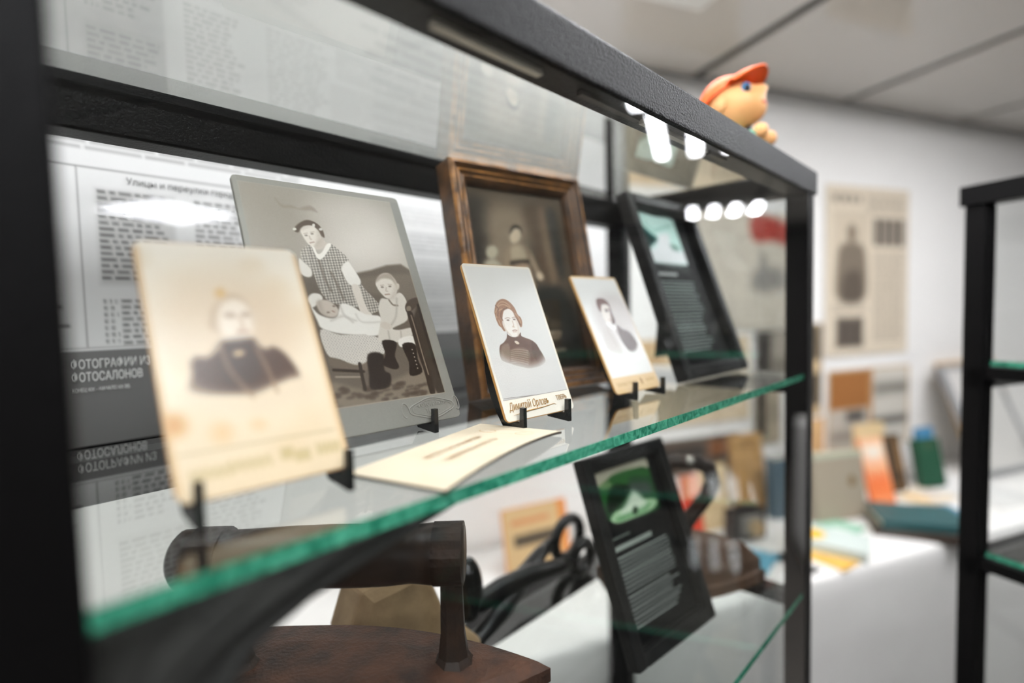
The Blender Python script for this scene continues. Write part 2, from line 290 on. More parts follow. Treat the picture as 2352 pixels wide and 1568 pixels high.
ART['faded_portrait'] = [
  ('p', [(.817,.578), (.702,.780), (.502,.885), (.300,.863), (.165,.735), (.136,.545), (.223,.355), (.407,.229), (.625,.226), (.788,.360)], (214, 190, 162), 0.25, 0.8, 0),
  ('p', [(.817,.690), (.755,.822), (.656,.894), (.557,.884), (.494,.798), (.488,.667), (.542,.538), (.639,.458), (.743,.460), (.813,.550)], (205, 178, 150), 0.2, 0.6, 0),
  ('p', [(.326,.542), (.278,.688), (.203,.771), (.130,.765), (.085,.673), (.084,.530), (.127,.386), (.201,.294), (.278,.293), (.327,.389)], (214, 190, 162), 0.2, 0.6, 0),
  ('p', [(.326,.606), (.353,.504), (.405,.433), (.466,.381), (.529,.379), (.575,.424), (.605,.500), (.587,.594), (.569,.458), (.512,.418), (.445,.441), (.405,.493), (.381,.583), (.381,.660), (.351,.633)], (192, 166, 138), 0.03, 1.0, 0),
  ('p', [(.407,.480), (.447,.428), (.513,.409), (.571,.444), (.597,.513), (.589,.594), (.563,.673), (.509,.724), (.436,.726), (.393,.676), (.384,.583)], (234, 218, 200), 0.04, 0.85, 0),
  ('p', [(.192,.843), (.225,.810), (.281,.815), (.359,.760), (.386,.721), (.426,.721), (.488,.720), (.565,.710), (.571,.746), (.626,.783), (.684,.772), (.734,.806), (.777,.878), (.812,.996), (.736,1.013), (.641,1.040), (.504,1.084), (.364,1.072), (.233,1.053), (.153,1.018), (.183,.925)], (86, 64, 54), 0.03, 1.0, 0),
  ('p', [(.385,.724), (.564,.712), (.590,.859), (.517,1.017), (.375,1.011), (.346,.834)], (70, 54, 48), 0.05, 0.7, 0),
  ('p', [(.139,1.002), (.242,1.052), (.361,1.088), (.503,1.090), (.649,1.054), (.831,1.005), (.833,1.152), (.482,1.198), (.131,1.117)], (226, 205, 178), 0.09, 1.0, 0),
  ('l', [(.369,.761), (.392,.914), (.490,1.101)], (158, 128, 102), 0.015, 0.7, 0.022),
  ('l', [(.578,.779), (.612,.913), (.643,1.085)], (158, 128, 102), 0.015, 0.7, 0.022),
  ('p', [(.499,.797), (.491,.810), (.473,.819), (.451,.822), (.434,.816), (.428,.806), (.435,.793), (.453,.784), (.475,.781), (.492,.786)], (190, 160, 125), 0.012, 1.0, 0),
  ('p', [(.497,.532), (.488,.544), (.469,.551), (.448,.550), (.432,.542), (.427,.529), (.436,.517), (.455,.510), (.477,.511), (.493,.519)], (176, 150, 126), 0.02, 0.8, 0),
  ('p', [(.588,.529), (.580,.542), (.563,.549), (.545,.548), (.531,.539), (.528,.527), (.536,.514), (.552,.507), (.571,.508), (.585,.516)], (176, 150, 126), 0.02, 0.8, 0),
  ('l', [(.514,.550), (.530,.611), (.508,.623)], (200, 172, 146), 0.015, 0.8, 0.02),
  ('l', [(.492,.652), (.544,.649)], (176, 140, 118), 0.014, 0.8, 0.022),
  ('p', [(.467,.368), (.456,.391), (.436,.406), (.414,.405), (.399,.390), (.397,.367), (.407,.343), (.427,.329), (.449,.329), (.464,.344)], (212, 176, 128), 0.02, 1.0, 0),
  ('p', [(.101,1.225), (.083,1.261), (.050,1.279), (.014,1.272), (-.011,1.243), (-.016,1.203), (-.000,1.167), (.032,1.149), (.069,1.155), (.095,1.184)], (204, 146, 84), 0.06, 0.9, 0),
  ('p', [(.331,1.309), (.315,1.340), (.284,1.355), (.250,1.348), (.226,1.322), (.222,1.288), (.237,1.257), (.268,1.241), (.302,1.248), (.327,1.273)], (218, 176, 128), 0.06, 0.7, 0),
  ('p', [(.526,1.292), (.515,1.307), (.493,1.313), (.469,1.309), (.451,1.295), (.446,1.277), (.457,1.262), (.479,1.255), (.503,1.260), (.522,1.273)], (218, 176, 128), 0.05, 0.6, 0),
  ('p', [(.752,.148), (.728,.191), (.683,.218), (.634,.219), (.600,.194), (.592,.153), (.615,.110), (.660,.082), (.709,.080), (.745,.105)], (226, 206, 180), 0.06, 0.6, 0),
  ('l', [(.032,1.390), (.944,1.397)], (176, 156, 118), 0.008, 0.7, 0.012),
  ('l', [(.081,1.490), (.095,1.544), (.126,1.491), (.140,1.546), (.171,1.492), (.185,1.548), (.218,1.493), (.231,1.550), (.265,1.495), (.279,1.551)], (168, 148, 96), 0.012, 0.6, 0.016),
  ('l', [(.292,1.478), (.306,1.535), (.341,1.479), (.355,1.537), (.390,1.480), (.405,1.539), (.441,1.481), (.455,1.540), (.493,1.483), (.507,1.542)], (168, 148, 96), 0.012, 0.6, 0.016),
  ('l', [(.587,1.461), (.582,1.521), (.601,1.461), (.596,1.521), (.616,1.461), (.610,1.522), (.630,1.461), (.624,1.522), (.644,1.462), (.639,1.522)], (168, 148, 96), 0.012, 0.6, 0.016),
  ('l', [(.668,1.490), (.664,1.551), (.687,1.490), (.684,1.552), (.707,1.491), (.703,1.552), (.727,1.491), (.723,1.553), (.747,1.492), (.743,1.554)], (168, 148, 96), 0.012, 0.6, 0.016),
  ('l', [(.807,1.475), (.809,1.538), (.840,1.476), (.842,1.540), (.874,1.477), (.876,1.541), (.909,1.478), (.911,1.542), (.944,1.478), (.946,1.543)], (168, 148, 96), 0.012, 0.6, 0.016),
]
ART['children_photograph'] = [
  ('p', [(.015,.055), (.307,.042), (.498,.240), (.209,.911), (-.111,.899)], (150, 140, 128), 0.2, 0.8, 0),
  ('p', [(.865,.481), (.723,.579), (.569,.590), (.457,.516), (.421,.386), (.474,.243), (.603,.134), (.765,.106), (.896,.179), (.935,.325)], (206, 197, 187), 0.22, 0.9, 0),
  ('p', [(.760,.199), (.693,.251), (.584,.270), (.475,.249), (.406,.199), (.399,.138), (.456,.086), (.561,.063), (.675,.080), (.753,.132)], (196, 187, 176), 0.15, 0.6, 0),
  ('p', [(.256,.577), (.571,.563), (.964,.540), (.975,1.339), (.274,1.333), (.098,1.071)], (104, 93, 82), 0.012, 1.0, 0),
  ('p', [(.957,.562), (.705,.578), (.581,.598), (.580,.676), (.960,.733)], (122, 110, 98), 0.02, 0.7, 0),
  ('p', [(.274,1.194), (.483,1.252), (.937,1.150), (.967,1.328), (.314,1.335)], (128, 115, 101), 0.02, 1.0, 0),
  ('p', [(.348,1.236), (.338,1.243), (.317,1.245), (.301,1.242), (.301,1.235), (.318,1.229), (.339,1.230)], (78, 66, 56), 0.012, 0.75, 0),
  ('p', [(.342,1.254), (.334,1.259), (.318,1.261), (.306,1.258), (.306,1.253), (.319,1.249), (.335,1.250)], (78, 66, 56), 0.012, 0.75, 0),
  ('p', [(.694,1.251), (.686,1.258), (.668,1.261), (.655,1.257), (.656,1.249), (.670,1.244), (.687,1.245)], (78, 66, 56), 0.012, 0.75, 0),
  ('p', [(.517,1.282), (.507,1.291), (.485,1.294), (.468,1.289), (.469,1.280), (.487,1.273), (.508,1.274)], (78, 66, 56), 0.012, 0.75, 0),
  ('p', [(.437,1.281), (.428,1.287), (.408,1.289), (.392,1.286), (.392,1.280), (.409,1.276), (.429,1.276)], (78, 66, 56), 0.012, 0.75, 0),
  ('p', [(.282,1.298), (.276,1.303), (.263,1.305), (.253,1.301), (.253,1.296), (.264,1.292), (.276,1.293)], (78, 66, 56), 0.012, 0.75, 0),
  ('p', [(.776,1.305), (.766,1.313), (.746,1.316), (.732,1.311), (.733,1.302), (.749,1.296), (.768,1.297)], (78, 66, 56), 0.012, 0.75, 0),
  ('p', [(.303,1.276), (.296,1.280), (.282,1.282), (.271,1.279), (.271,1.275), (.283,1.271), (.297,1.272)], (78, 66, 56), 0.012, 0.75, 0),
  ('p', [(.624,1.326), (.617,1.333), (.604,1.335), (.594,1.331), (.594,1.323), (.606,1.318), (.619,1.319)], (78, 66, 56), 0.012, 0.75, 0),
  ('p', [(.443,1.290), (.433,1.295), (.413,1.297), (.396,1.295), (.397,1.289), (.413,1.285), (.434,1.286)], (78, 66, 56), 0.012, 0.75, 0),
  ('p', [(.741,1.308), (.730,1.317), (.706,1.320), (.689,1.315), (.690,1.306), (.709,1.299), (.732,1.301)], (78, 66, 56), 0.012, 0.75, 0),
  ('p', [(.515,1.298), (.503,1.303), (.479,1.305), (.461,1.302), (.461,1.297), (.480,1.294), (.504,1.294)], (78, 66, 56), 0.012, 0.75, 0),
  ('p', [(.756,1.284), (.747,1.289), (.728,1.291), (.712,1.288), (.713,1.283), (.729,1.279), (.748,1.279)], (78, 66, 56), 0.012, 0.75, 0),
  ('p', [(.678,1.266), (.666,1.272), (.640,1.275), (.620,1.272), (.621,1.266), (.641,1.261), (.667,1.262)], (78, 66, 56), 0.012, 0.75, 0),
  ('p', [(.592,1.271), (.582,1.276), (.562,1.278), (.546,1.275), (.546,1.270), (.563,1.266), (.583,1.266)], (78, 66, 56), 0.012, 0.75, 0),
  ('p', [(.383,1.285), (.373,1.292), (.353,1.294), (.337,1.291), (.337,1.284), (.354,1.279), (.374,1.279)], (78, 66, 56), 0.012, 0.75, 0),
  ('p', [(.814,1.268), (.802,1.274), (.774,1.276), (.753,1.274), (.754,1.268), (.776,1.264), (.803,1.264)], (78, 66, 56), 0.012, 0.75, 0),
  ('p', [(.822,1.312), (.811,1.322), (.788,1.324), (.771,1.319), (.772,1.309), (.791,1.302), (.813,1.303)], (78, 66, 56), 0.012, 0.75, 0),
  ('p', [(.698,1.319), (.692,1.325), (.681,1.327), (.672,1.323), (.673,1.317), (.682,1.312), (.693,1.314)], (78, 66, 56), 0.012, 0.75, 0),
  ('p', [(.337,1.232), (.332,1.240), (.320,1.243), (.311,1.238), (.311,1.230), (.321,1.224), (.333,1.225)], (78, 66, 56), 0.012, 0.75, 0),
  ('p', [(.361,1.243), (.353,1.251), (.337,1.254), (.324,1.249), (.325,1.241), (.338,1.235), (.354,1.236)], (78, 66, 56), 0.012, 0.75, 0),
  ('p', [(.811,1.321), (.804,1.328), (.789,1.330), (.777,1.326), (.778,1.318), (.791,1.313), (.805,1.314)], (78, 66, 56), 0.012, 0.75, 0),
  ('p', [(.685,1.244), (.675,1.250), (.652,1.253), (.635,1.249), (.635,1.243), (.654,1.238), (.676,1.238)], (78, 66, 56), 0.012, 0.75, 0),
  ('p', [(.601,1.297), (.591,1.304), (.569,1.307), (.553,1.303), (.554,1.296), (.571,1.291), (.592,1.291)], (78, 66, 56), 0.012, 0.75, 0),
  ('p', [(.591,1.251), (.582,1.257), (.564,1.259), (.549,1.256), (.550,1.251), (.565,1.247), (.583,1.247)], (78, 66, 56), 0.012, 0.75, 0),
  ('p', [(.546,1.280), (.536,1.286), (.513,1.288), (.495,1.285), (.496,1.279), (.514,1.274), (.537,1.274)], (78, 66, 56), 0.012, 0.75, 0),
  ('p', [(.298,1.259), (.293,1.267), (.281,1.269), (.272,1.265), (.273,1.257), (.282,1.252), (.293,1.253)], (78, 66, 56), 0.012, 0.75, 0),
  ('p', [(.503,1.261), (.492,1.267), (.467,1.270), (.448,1.267), (.449,1.260), (.468,1.255), (.493,1.256)], (78, 66, 56), 0.012, 0.75, 0),
  ('p', [(.474,1.257), (.466,1.261), (.449,1.263), (.436,1.261), (.436,1.256), (.450,1.252), (.467,1.253)], (78, 66, 56), 0.012, 0.75, 0),
  ('p', [(.568,1.319), (.559,1.327), (.540,1.329), (.525,1.324), (.526,1.316), (.541,1.311), (.560,1.312)], (78, 66, 56), 0.012, 0.75, 0),
  ('p', [(.808,1.333), (.796,1.341), (.771,1.344), (.751,1.339), (.752,1.330), (.773,1.323), (.798,1.325)], (78, 66, 56), 0.012, 0.75, 0),
  ('p', [(.743,1.269), (.733,1.275), (.714,1.277), (.699,1.274), (.700,1.267), (.716,1.263), (.735,1.263)], (78, 66, 56), 0.012, 0.75, 0),
  ('p', [(.420,1.274), (.413,1.280), (.399,1.283), (.389,1.279), (.389,1.271), (.401,1.266), (.414,1.267)], (78, 66, 56), 0.012, 0.75, 0),
  ('p', [(.608,1.244), (.599,1.250), (.582,1.252), (.568,1.249), (.569,1.242), (.583,1.238), (.600,1.238)], (78, 66, 56), 0.012, 0.75, 0),
  ('p', [(.674,1.248), (.667,1.255), (.654,1.257), (.644,1.253), (.645,1.246), (.655,1.240), (.668,1.241)], (78, 66, 56), 0.012, 0.75, 0),
  ('p', [(.493,1.288), (.486,1.294), (.471,1.295), (.460,1.292), (.460,1.287), (.472,1.283), (.487,1.284)], (78, 66, 56), 0.012, 0.75, 0),
  ('p', [(.804,1.273), (.797,1.279), (.783,1.281), (.773,1.278), (.774,1.271), (.785,1.267), (.798,1.268)], (78, 66, 56), 0.012, 0.75, 0),
  ('p', [(.474,1.245), (.465,1.254), (.447,1.257), (.433,1.252), (.434,1.242), (.448,1.236), (.466,1.237)], (78, 66, 56), 0.012, 0.75, 0),
  ('p', [(.362,1.253), (.352,1.262), (.333,1.264), (.319,1.260), (.319,1.251), (.335,1.245), (.354,1.246)], (78, 66, 56), 0.012, 0.75, 0),
  ('p', [(.858,1.266), (.848,1.275), (.826,1.278), (.810,1.273), (.811,1.263), (.829,1.257), (.850,1.258)], (78, 66, 56), 0.012, 0.75, 0),
  ('p', [(.312,1.266), (.307,1.274), (.296,1.276), (.288,1.271), (.288,1.263), (.297,1.258), (.308,1.259)], (78, 66, 56), 0.012, 0.75, 0),
  ('p', [(.795,1.303), (.789,1.308), (.778,1.309), (.770,1.306), (.771,1.301), (.780,1.298), (.790,1.298)], (78, 66, 56), 0.012, 0.75, 0),
  ('p', [(.493,1.306), (.486,1.313), (.473,1.315), (.463,1.311), (.464,1.303), (.474,1.298), (.487,1.299)], (78, 66, 56), 0.012, 0.75, 0),
  ('p', [(.511,1.251), (.501,1.257), (.480,1.259), (.463,1.257), (.464,1.251), (.481,1.246), (.502,1.246)], (78, 66, 56), 0.012, 0.75, 0),
  ('p', [(.476,1.296), (.468,1.304), (.451,1.306), (.437,1.302), (.438,1.293), (.452,1.288), (.469,1.289)], (78, 66, 56), 0.012, 0.75, 0),
  ('p', [(.569,1.246), (.561,1.255), (.543,1.258), (.530,1.253), (.531,1.244), (.545,1.237), (.562,1.239)], (78, 66, 56), 0.012, 0.75, 0),
  ('p', [(.566,1.324), (.561,1.330), (.551,1.332), (.544,1.328), (.545,1.322), (.552,1.318), (.562,1.319)], (78, 66, 56), 0.012, 0.75, 0),
  ('p', [(.701,1.308), (.691,1.316), (.671,1.318), (.655,1.314), (.656,1.306), (.673,1.300), (.693,1.301)], (78, 66, 56), 0.012, 0.75, 0),
  ('p', [(.765,1.313), (.755,1.321), (.734,1.323), (.718,1.319), (.719,1.311), (.736,1.306), (.757,1.307)], (78, 66, 56), 0.012, 0.75, 0),
  ('p', [(.654,1.268), (.644,1.276), (.622,1.278), (.605,1.274), (.605,1.266), (.623,1.261), (.645,1.262)], (78, 66, 56), 0.012, 0.75, 0),
  ('p', [(.706,1.290), (.700,1.296), (.689,1.298), (.681,1.294), (.682,1.287), (.691,1.282), (.702,1.283)], (78, 66, 56), 0.012, 0.75, 0),
  ('p', [(.757,1.308), (.747,1.315), (.724,1.317), (.706,1.313), (.707,1.306), (.726,1.302), (.748,1.302)], (78, 66, 56), 0.012, 0.75, 0),
  ('p', [(.461,1.291), (.456,1.299), (.446,1.302), (.438,1.297), (.439,1.288), (.447,1.282), (.457,1.284)], (78, 66, 56), 0.012, 0.75, 0),
  ('p', [(.747,1.341), (.741,1.346), (.728,1.347), (.718,1.344), (.719,1.339), (.729,1.335), (.742,1.336)], (78, 66, 56), 0.012, 0.75, 0),
  ('p', [(.778,1.287), (.771,1.293), (.755,1.295), (.743,1.292), (.743,1.285), (.756,1.280), (.772,1.281)], (78, 66, 56), 0.012, 0.75, 0),
  ('p', [(.651,1.253), (.642,1.260), (.623,1.263), (.609,1.258), (.610,1.250), (.625,1.245), (.643,1.246)], (78, 66, 56), 0.012, 0.75, 0),
  ('p', [(.698,1.240), (.686,1.247), (.661,1.250), (.642,1.247), (.642,1.240), (.663,1.234), (.688,1.235)], (78, 66, 56), 0.012, 0.75, 0),
  ('p', [(.511,1.280), (.504,1.289), (.490,1.291), (.480,1.286), (.480,1.277), (.492,1.271), (.506,1.273)], (78, 66, 56), 0.012, 0.75, 0),
  ('p', [(.393,1.269), (.387,1.276), (.376,1.278), (.367,1.274), (.367,1.266), (.377,1.261), (.388,1.262)], (78, 66, 56), 0.012, 0.75, 0),
  ('p', [(.765,1.334), (.758,1.342), (.745,1.344), (.736,1.339), (.736,1.331), (.747,1.326), (.760,1.327)], (78, 66, 56), 0.012, 0.75, 0),
  ('p', [(.205,.114), (.234,.154), (.285,.152), (.325,.166), (.354,.151), (.401,.139), (.429,.176), (.395,.171), (.341,.174), (.282,.167), (.231,.170)], (138, 126, 112), 0.012, 0.7, 0),
  ('p', [(.269,.307), (.299,.269), (.354,.237), (.404,.249), (.432,.286), (.435,.340), (.415,.330), (.403,.293), (.372,.273), (.327,.280), (.298,.315), (.280,.323)], (86, 72, 60), 0.006, 1.0, 0),
  ('p', [(.304,.309), (.331,.282), (.373,.271), (.403,.294), (.414,.335), (.405,.373), (.378,.405), (.351,.409), (.329,.390), (.312,.351)], (216, 206, 194), 0.006, 1.0, 0),
  ('p', [(.362,.399), (.413,.350), (.435,.370), (.443,.395), (.392,.423), (.361,.422)], (190, 178, 165), 0.008, 1.0, 0),
  ('p', [(.284,.303), (.281,.308), (.275,.312), (.268,.313), (.264,.310), (.263,.305), (.266,.300), (.272,.296), (.278,.295), (.283,.298)], (214, 208, 198), 0.004, 1.0, 0),
  ('p', [(.396,.267), (.393,.275), (.387,.280), (.382,.280), (.379,.276), (.379,.269), (.382,.262), (.388,.257), (.393,.256), (.396,.260)], (214, 208, 198), 0.004, 1.0, 0),
  ('p', [(.435,.288), (.432,.294), (.426,.298), (.419,.298), (.414,.296), (.413,.290), (.416,.285), (.423,.281), (.430,.280), (.434,.283)], (200, 194, 184), 0.004, 1.0, 0),
  ('p', [(.277,.445), (.322,.403), (.347,.411), (.362,.477), (.395,.470), (.454,.386), (.499,.413), (.548,.476), (.509,.507), (.483,.543), (.493,.601), (.520,.649), (.529,.726), (.539,.778), (.428,.764), (.364,.738), (.334,.681), (.325,.626), (.313,.542), (.290,.534), (.275,.488)], (196, 186, 174), 0.003, 1, 1),
  ('p', [(.570,.623), (.609,.676), (.645,.725), (.670,.786), (.579,.824), (.556,.775)], (190, 180, 168), 0.003, 1, 1),
  ('l', [(.368,.491), (.377,.605), (.395,.680)], (96, 84, 74), 0.008, 0.6, 0.012),
  ('l', [(.422,.565), (.440,.641), (.455,.726)], (96, 84, 74), 0.008, 0.6, 0.012),
  ('p', [(.348,.410), (.362,.477), (.395,.475), (.463,.388), (.439,.383), (.397,.439), (.370,.450), (.361,.412)], (226, 219, 209), 0.004, 1.0, 0),
  ('p', [(.259,.489), (.279,.506), (.312,.549), (.307,.589), (.276,.597), (.249,.568)], (216, 208, 198), 0.006, 1.0, 0),
  ('p', [(.491,.534), (.537,.488), (.560,.529), (.587,.602), (.575,.637), (.523,.645), (.495,.601)], (224, 217, 208), 0.006, 1.0, 0),
  ('p', [(.523,.645), (.567,.643), (.574,.735), (.585,.801), (.570,.821), (.538,.807), (.528,.735)], (212, 201, 189), 0.005, 1.0, 0),
  ('p', [(.601,.831), (.588,.839), (.567,.838), (.546,.829), (.533,.816), (.533,.803), (.546,.795), (.567,.795), (.588,.804), (.601,.818)], (212, 201, 189), 0.006, 1.0, 0),
  ('p', [(.256,.728), (.270,.705), (.297,.693), (.329,.701), (.336,.727), (.310,.750), (.270,.777), (.259,.754)], (220, 213, 203), 0.006, 1.0, 0),
  ('p', [(.295,.750), (.331,.732), (.376,.743), (.410,.791), (.387,.830), (.342,.832), (.306,.806)], (192, 179, 166), 0.007, 1.0, 0),
  ('p', [(.263,.772), (.295,.817), (.357,.841), (.395,.828), (.434,.756), (.498,.773), (.561,.821), (.653,.840), (.639,.933), (.573,.955), (.456,.941), (.371,.928), (.293,.897), (.278,.852)], (226, 220, 211), 0.007, 1.0, 0),
  ('l', [(.354,.854), (.430,.829), (.475,.866)], (190, 182, 172), 0.01, 0.7, 0.014),
  ('l', [(.426,.773), (.439,.829), (.495,.858)], (190, 182, 172), 0.01, 0.7, 0.012),
  ('l', [(.505,.820), (.530,.868), (.644,.871)], (196, 188, 178), 0.01, 0.7, 0.01),
  ('p', [(.283,.905), (.386,.938), (.554,.953), (.502,1.095), (.431,1.118), (.352,1.076), (.289,1.044)], (204, 196, 186), 0.004, 1, 2),
  ('p', [(.544,.957), (.623,.982), (.612,1.064), (.515,1.058)], (206, 198, 188), 0.004, 1, 2),
  ('p', [(.305,1.061), (.430,1.114), (.505,1.103), (.493,1.148), (.306,1.114)], (112, 99, 87), 0.008, 1.0, 0),
  ('l', [(.302,1.130), (.464,1.154)], (58, 48, 40), 0.003, 1.0, 0.016),
  ('l', [(.305,1.168), (.448,1.183)], (150, 138, 124), 0.003, 1.0, 0.009),
  ('l', [(.453,1.109), (.449,1.179), (.447,1.252)], (60, 50, 42), 0.003, 1.0, 0.02),
  ('p', [(.514,1.060), (.602,1.065), (.589,1.157), (.618,1.187), (.589,1.255), (.482,1.256), (.490,1.174)], (50, 41, 35), 0.008, 1.0, 0),
  ('p', [(.682,.619), (.729,.566), (.784,.557), (.817,.597), (.820,.651), (.778,.716), (.726,.722), (.695,.686), (.682,.655)], (210, 200, 188), 0.006, 1.0, 0),
  ('p', [(.682,.619), (.710,.578), (.758,.556), (.798,.561), (.818,.605), (.814,.636), (.788,.598), (.731,.594)], (158, 145, 131), 0.01, 0.9, 0),
  ('p', [(.834,.643), (.828,.655), (.820,.663), (.813,.663), (.809,.656), (.811,.643), (.817,.631), (.825,.623), (.832,.623), (.836,.630)], (196, 184, 170), 0.005, 1.0, 0),
  ('p', [(.687,.725), (.741,.726), (.821,.684), (.852,.723), (.851,.785), (.822,.866), (.713,.912), (.750,.925), (.837,.916), (.830,.962), (.717,1.001), (.601,.985), (.649,.861), (.652,.793)], (206, 197, 185), 0.006, 1.0, 0),
  ('l', [(.738,.734), (.755,.764), (.785,.769)], (120, 106, 92), 0.006, 1.0, 0.01),
  ('l', [(.793,.724), (.756,.834), (.708,.892)], (172, 162, 150), 0.01, 0.8, 0.012),
  ('l', [(.677,.930), (.671,.987)], (170, 160, 148), 0.008, 0.8, 0.01),
  ('l', [(.758,.933), (.749,.981)], (170, 160, 148), 0.008, 0.8, 0.01),
  ('p', [(.706,.910), (.691,.919), (.670,.919), (.649,.910), (.637,.896), (.639,.882), (.653,.873), (.674,.873), (.695,.882), (.707,.896)], (200, 188, 174), 0.006, 1.0, 0),
  ('p', [(.733,.982), (.832,.966), (.839,1.020), (.780,1.031), (.725,1.028)], (224, 217, 208), 0.006, 1.0, 0),
  ('p', [(.622,.986), (.709,1.000), (.676,1.081), (.684,1.147), (.646,1.159), (.584,1.122), (.620,1.068)], (50, 40, 34), 0.005, 1.0, 0),
  ('p', [(.743,1.017), (.828,1.019), (.819,1.111), (.825,1.193), (.740,1.205), (.754,1.125)], (46, 37, 31), 0.005, 1.0, 0),
  ('p', [(.804,1.052), (.801,1.055), (.797,1.055), (.796,1.052), (.799,1.048), (.803,1.049)], (170, 160, 146), 0.003, 1.0, 0),
  ('p', [(.805,1.075), (.802,1.078), (.797,1.078), (.796,1.075), (.799,1.072), (.804,1.072)], (170, 160, 146), 0.003, 1.0, 0),
  ('p', [(.805,1.098), (.802,1.102), (.798,1.101), (.797,1.098), (.800,1.095), (.804,1.095)], (170, 160, 146), 0.003, 1.0, 0),
  ('p', [(.805,1.122), (.802,1.125), (.798,1.124), (.797,1.121), (.800,1.118), (.804,1.118)], (170, 160, 146), 0.003, 1.0, 0),
  ('p', [(.805,1.144), (.802,1.148), (.798,1.147), (.797,1.144), (.800,1.141), (.804,1.141)], (170, 160, 146), 0.003, 1.0, 0),
  ('p', [(.805,1.167), (.802,1.170), (.798,1.170), (.797,1.167), (.800,1.164), (.804,1.164)], (170, 160, 146), 0.003, 1.0, 0),
  ('p', [(.949,.733), (.973,.817), (.954,1.317), (.875,1.303), (.870,1.086), (.851,.906), (.907,.796)], (64, 55, 47), 0.012, 1.0, 0),
  ('p', [(.833,.780), (.871,.736), (.937,.717), (.950,.749), (.878,.801), (.839,.820)], (80, 68, 58), 0.005, 1.0, 0),
  ('p', [(.873,.790), (.867,.801), (.856,.808), (.845,.807), (.839,.801), (.839,.790), (.845,.779), (.856,.773), (.867,.773), (.873,.779)], (130, 116, 102), 0.005, 1.0, 0),
  ('l', [(.854,.826), (.852,.937), (.852,1.075), (.858,1.191), (.855,1.314)], (58, 48, 40), 0.005, 1.0, 0.04),
  ('l', [(.859,.836), (.861,.937), (.860,1.075), (.862,1.211)], (150, 136, 120), 0.004, 0.8, 0.008),
  ('l', [(.932,.770), (.929,.919), (.929,1.090), (.934,1.228)], (50, 42, 36), 0.006, 1.0, 0.022),
  ('p', [(.403,.294), (.415,.335), (.407,.373), (.378,.405), (.376,.384), (.392,.342)], (176, 163, 149), 0.02, 0.7, 0),
  ('p', [(.812,.600), (.822,.651), (.778,.716), (.753,.719), (.793,.662)], (182, 169, 155), 0.02, 0.7, 0),
  ('p', [(.321,.736), (.300,.754), (.310,.807), (.342,.832), (.324,.800)], (160, 147, 134), 0.02, 0.6, 0),
  ('p', [(.304,.309), (.331,.282), (.373,.271), (.342,.293)], (186, 174, 160), 0.012, 0.6, 0),
  ('p', [(.338,.337), (.336,.340), (.332,.342), (.327,.342), (.323,.341), (.322,.339), (.324,.336), (.329,.334), (.334,.333), (.337,.335)], (98, 84, 72), 0.006, 0.8, 0),
  ('p', [(.375,.323), (.373,.326), (.369,.328), (.364,.329), (.360,.328), (.359,.325), (.361,.322), (.366,.320), (.371,.320), (.374,.321)], (98, 84, 72), 0.006, 0.8, 0),
  ('p', [(.357,.806), (.354,.809), (.350,.810), (.346,.810), (.342,.809), (.341,.806), (.343,.804), (.347,.802), (.352,.802), (.356,.804)], (98, 84, 72), 0.006, 0.8, 0),
  ('p', [(.396,.770), (.394,.773), (.390,.774), (.385,.774), (.382,.772), (.381,.770), (.383,.768), (.387,.766), (.392,.766), (.395,.768)], (98, 84, 72), 0.006, 0.8, 0),
  ('p', [(.726,.649), (.724,.652), (.719,.654), (.713,.654), (.709,.653), (.708,.650), (.710,.647), (.715,.645), (.721,.645), (.725,.647)], (98, 84, 72), 0.006, 0.8, 0),
  ('p', [(.779,.643), (.776,.646), (.771,.648), (.765,.648), (.761,.646), (.760,.644), (.763,.641), (.768,.639), (.774,.639), (.778,.640)], (98, 84, 72), 0.006, 0.8, 0),
  ('l', [(.321,.328), (.340,.322)], (168, 152, 136), 0.005, 0.8, 0.005),
  ('l', [(.361,.315), (.380,.310)], (168, 152, 136), 0.005, 0.8, 0.005),
  ('l', [(.709,.638), (.730,.635)], (168, 152, 136), 0.005, 0.8, 0.005),
  ('l', [(.761,.630), (.785,.632)], (168, 152, 136), 0.005, 0.8, 0.005),
  ('l', [(.343,.384), (.365,.377)], (146, 116, 102), 0.005, 0.8, 0.007),
  ('l', [(.723,.698), (.751,.695)], (146, 116, 102), 0.005, 0.8, 0.007),
  ('l', [(.374,.798), (.383,.804)], (146, 116, 102), 0.005, 0.8, 0.007),
  ('l', [(.348,.342), (.349,.360), (.355,.360)], (180, 165, 150), 0.004, 0.8, 0.008),
  ('l', [(.743,.653), (.734,.674), (.744,.676)], (180, 165, 150), 0.004, 0.8, 0.008),
]
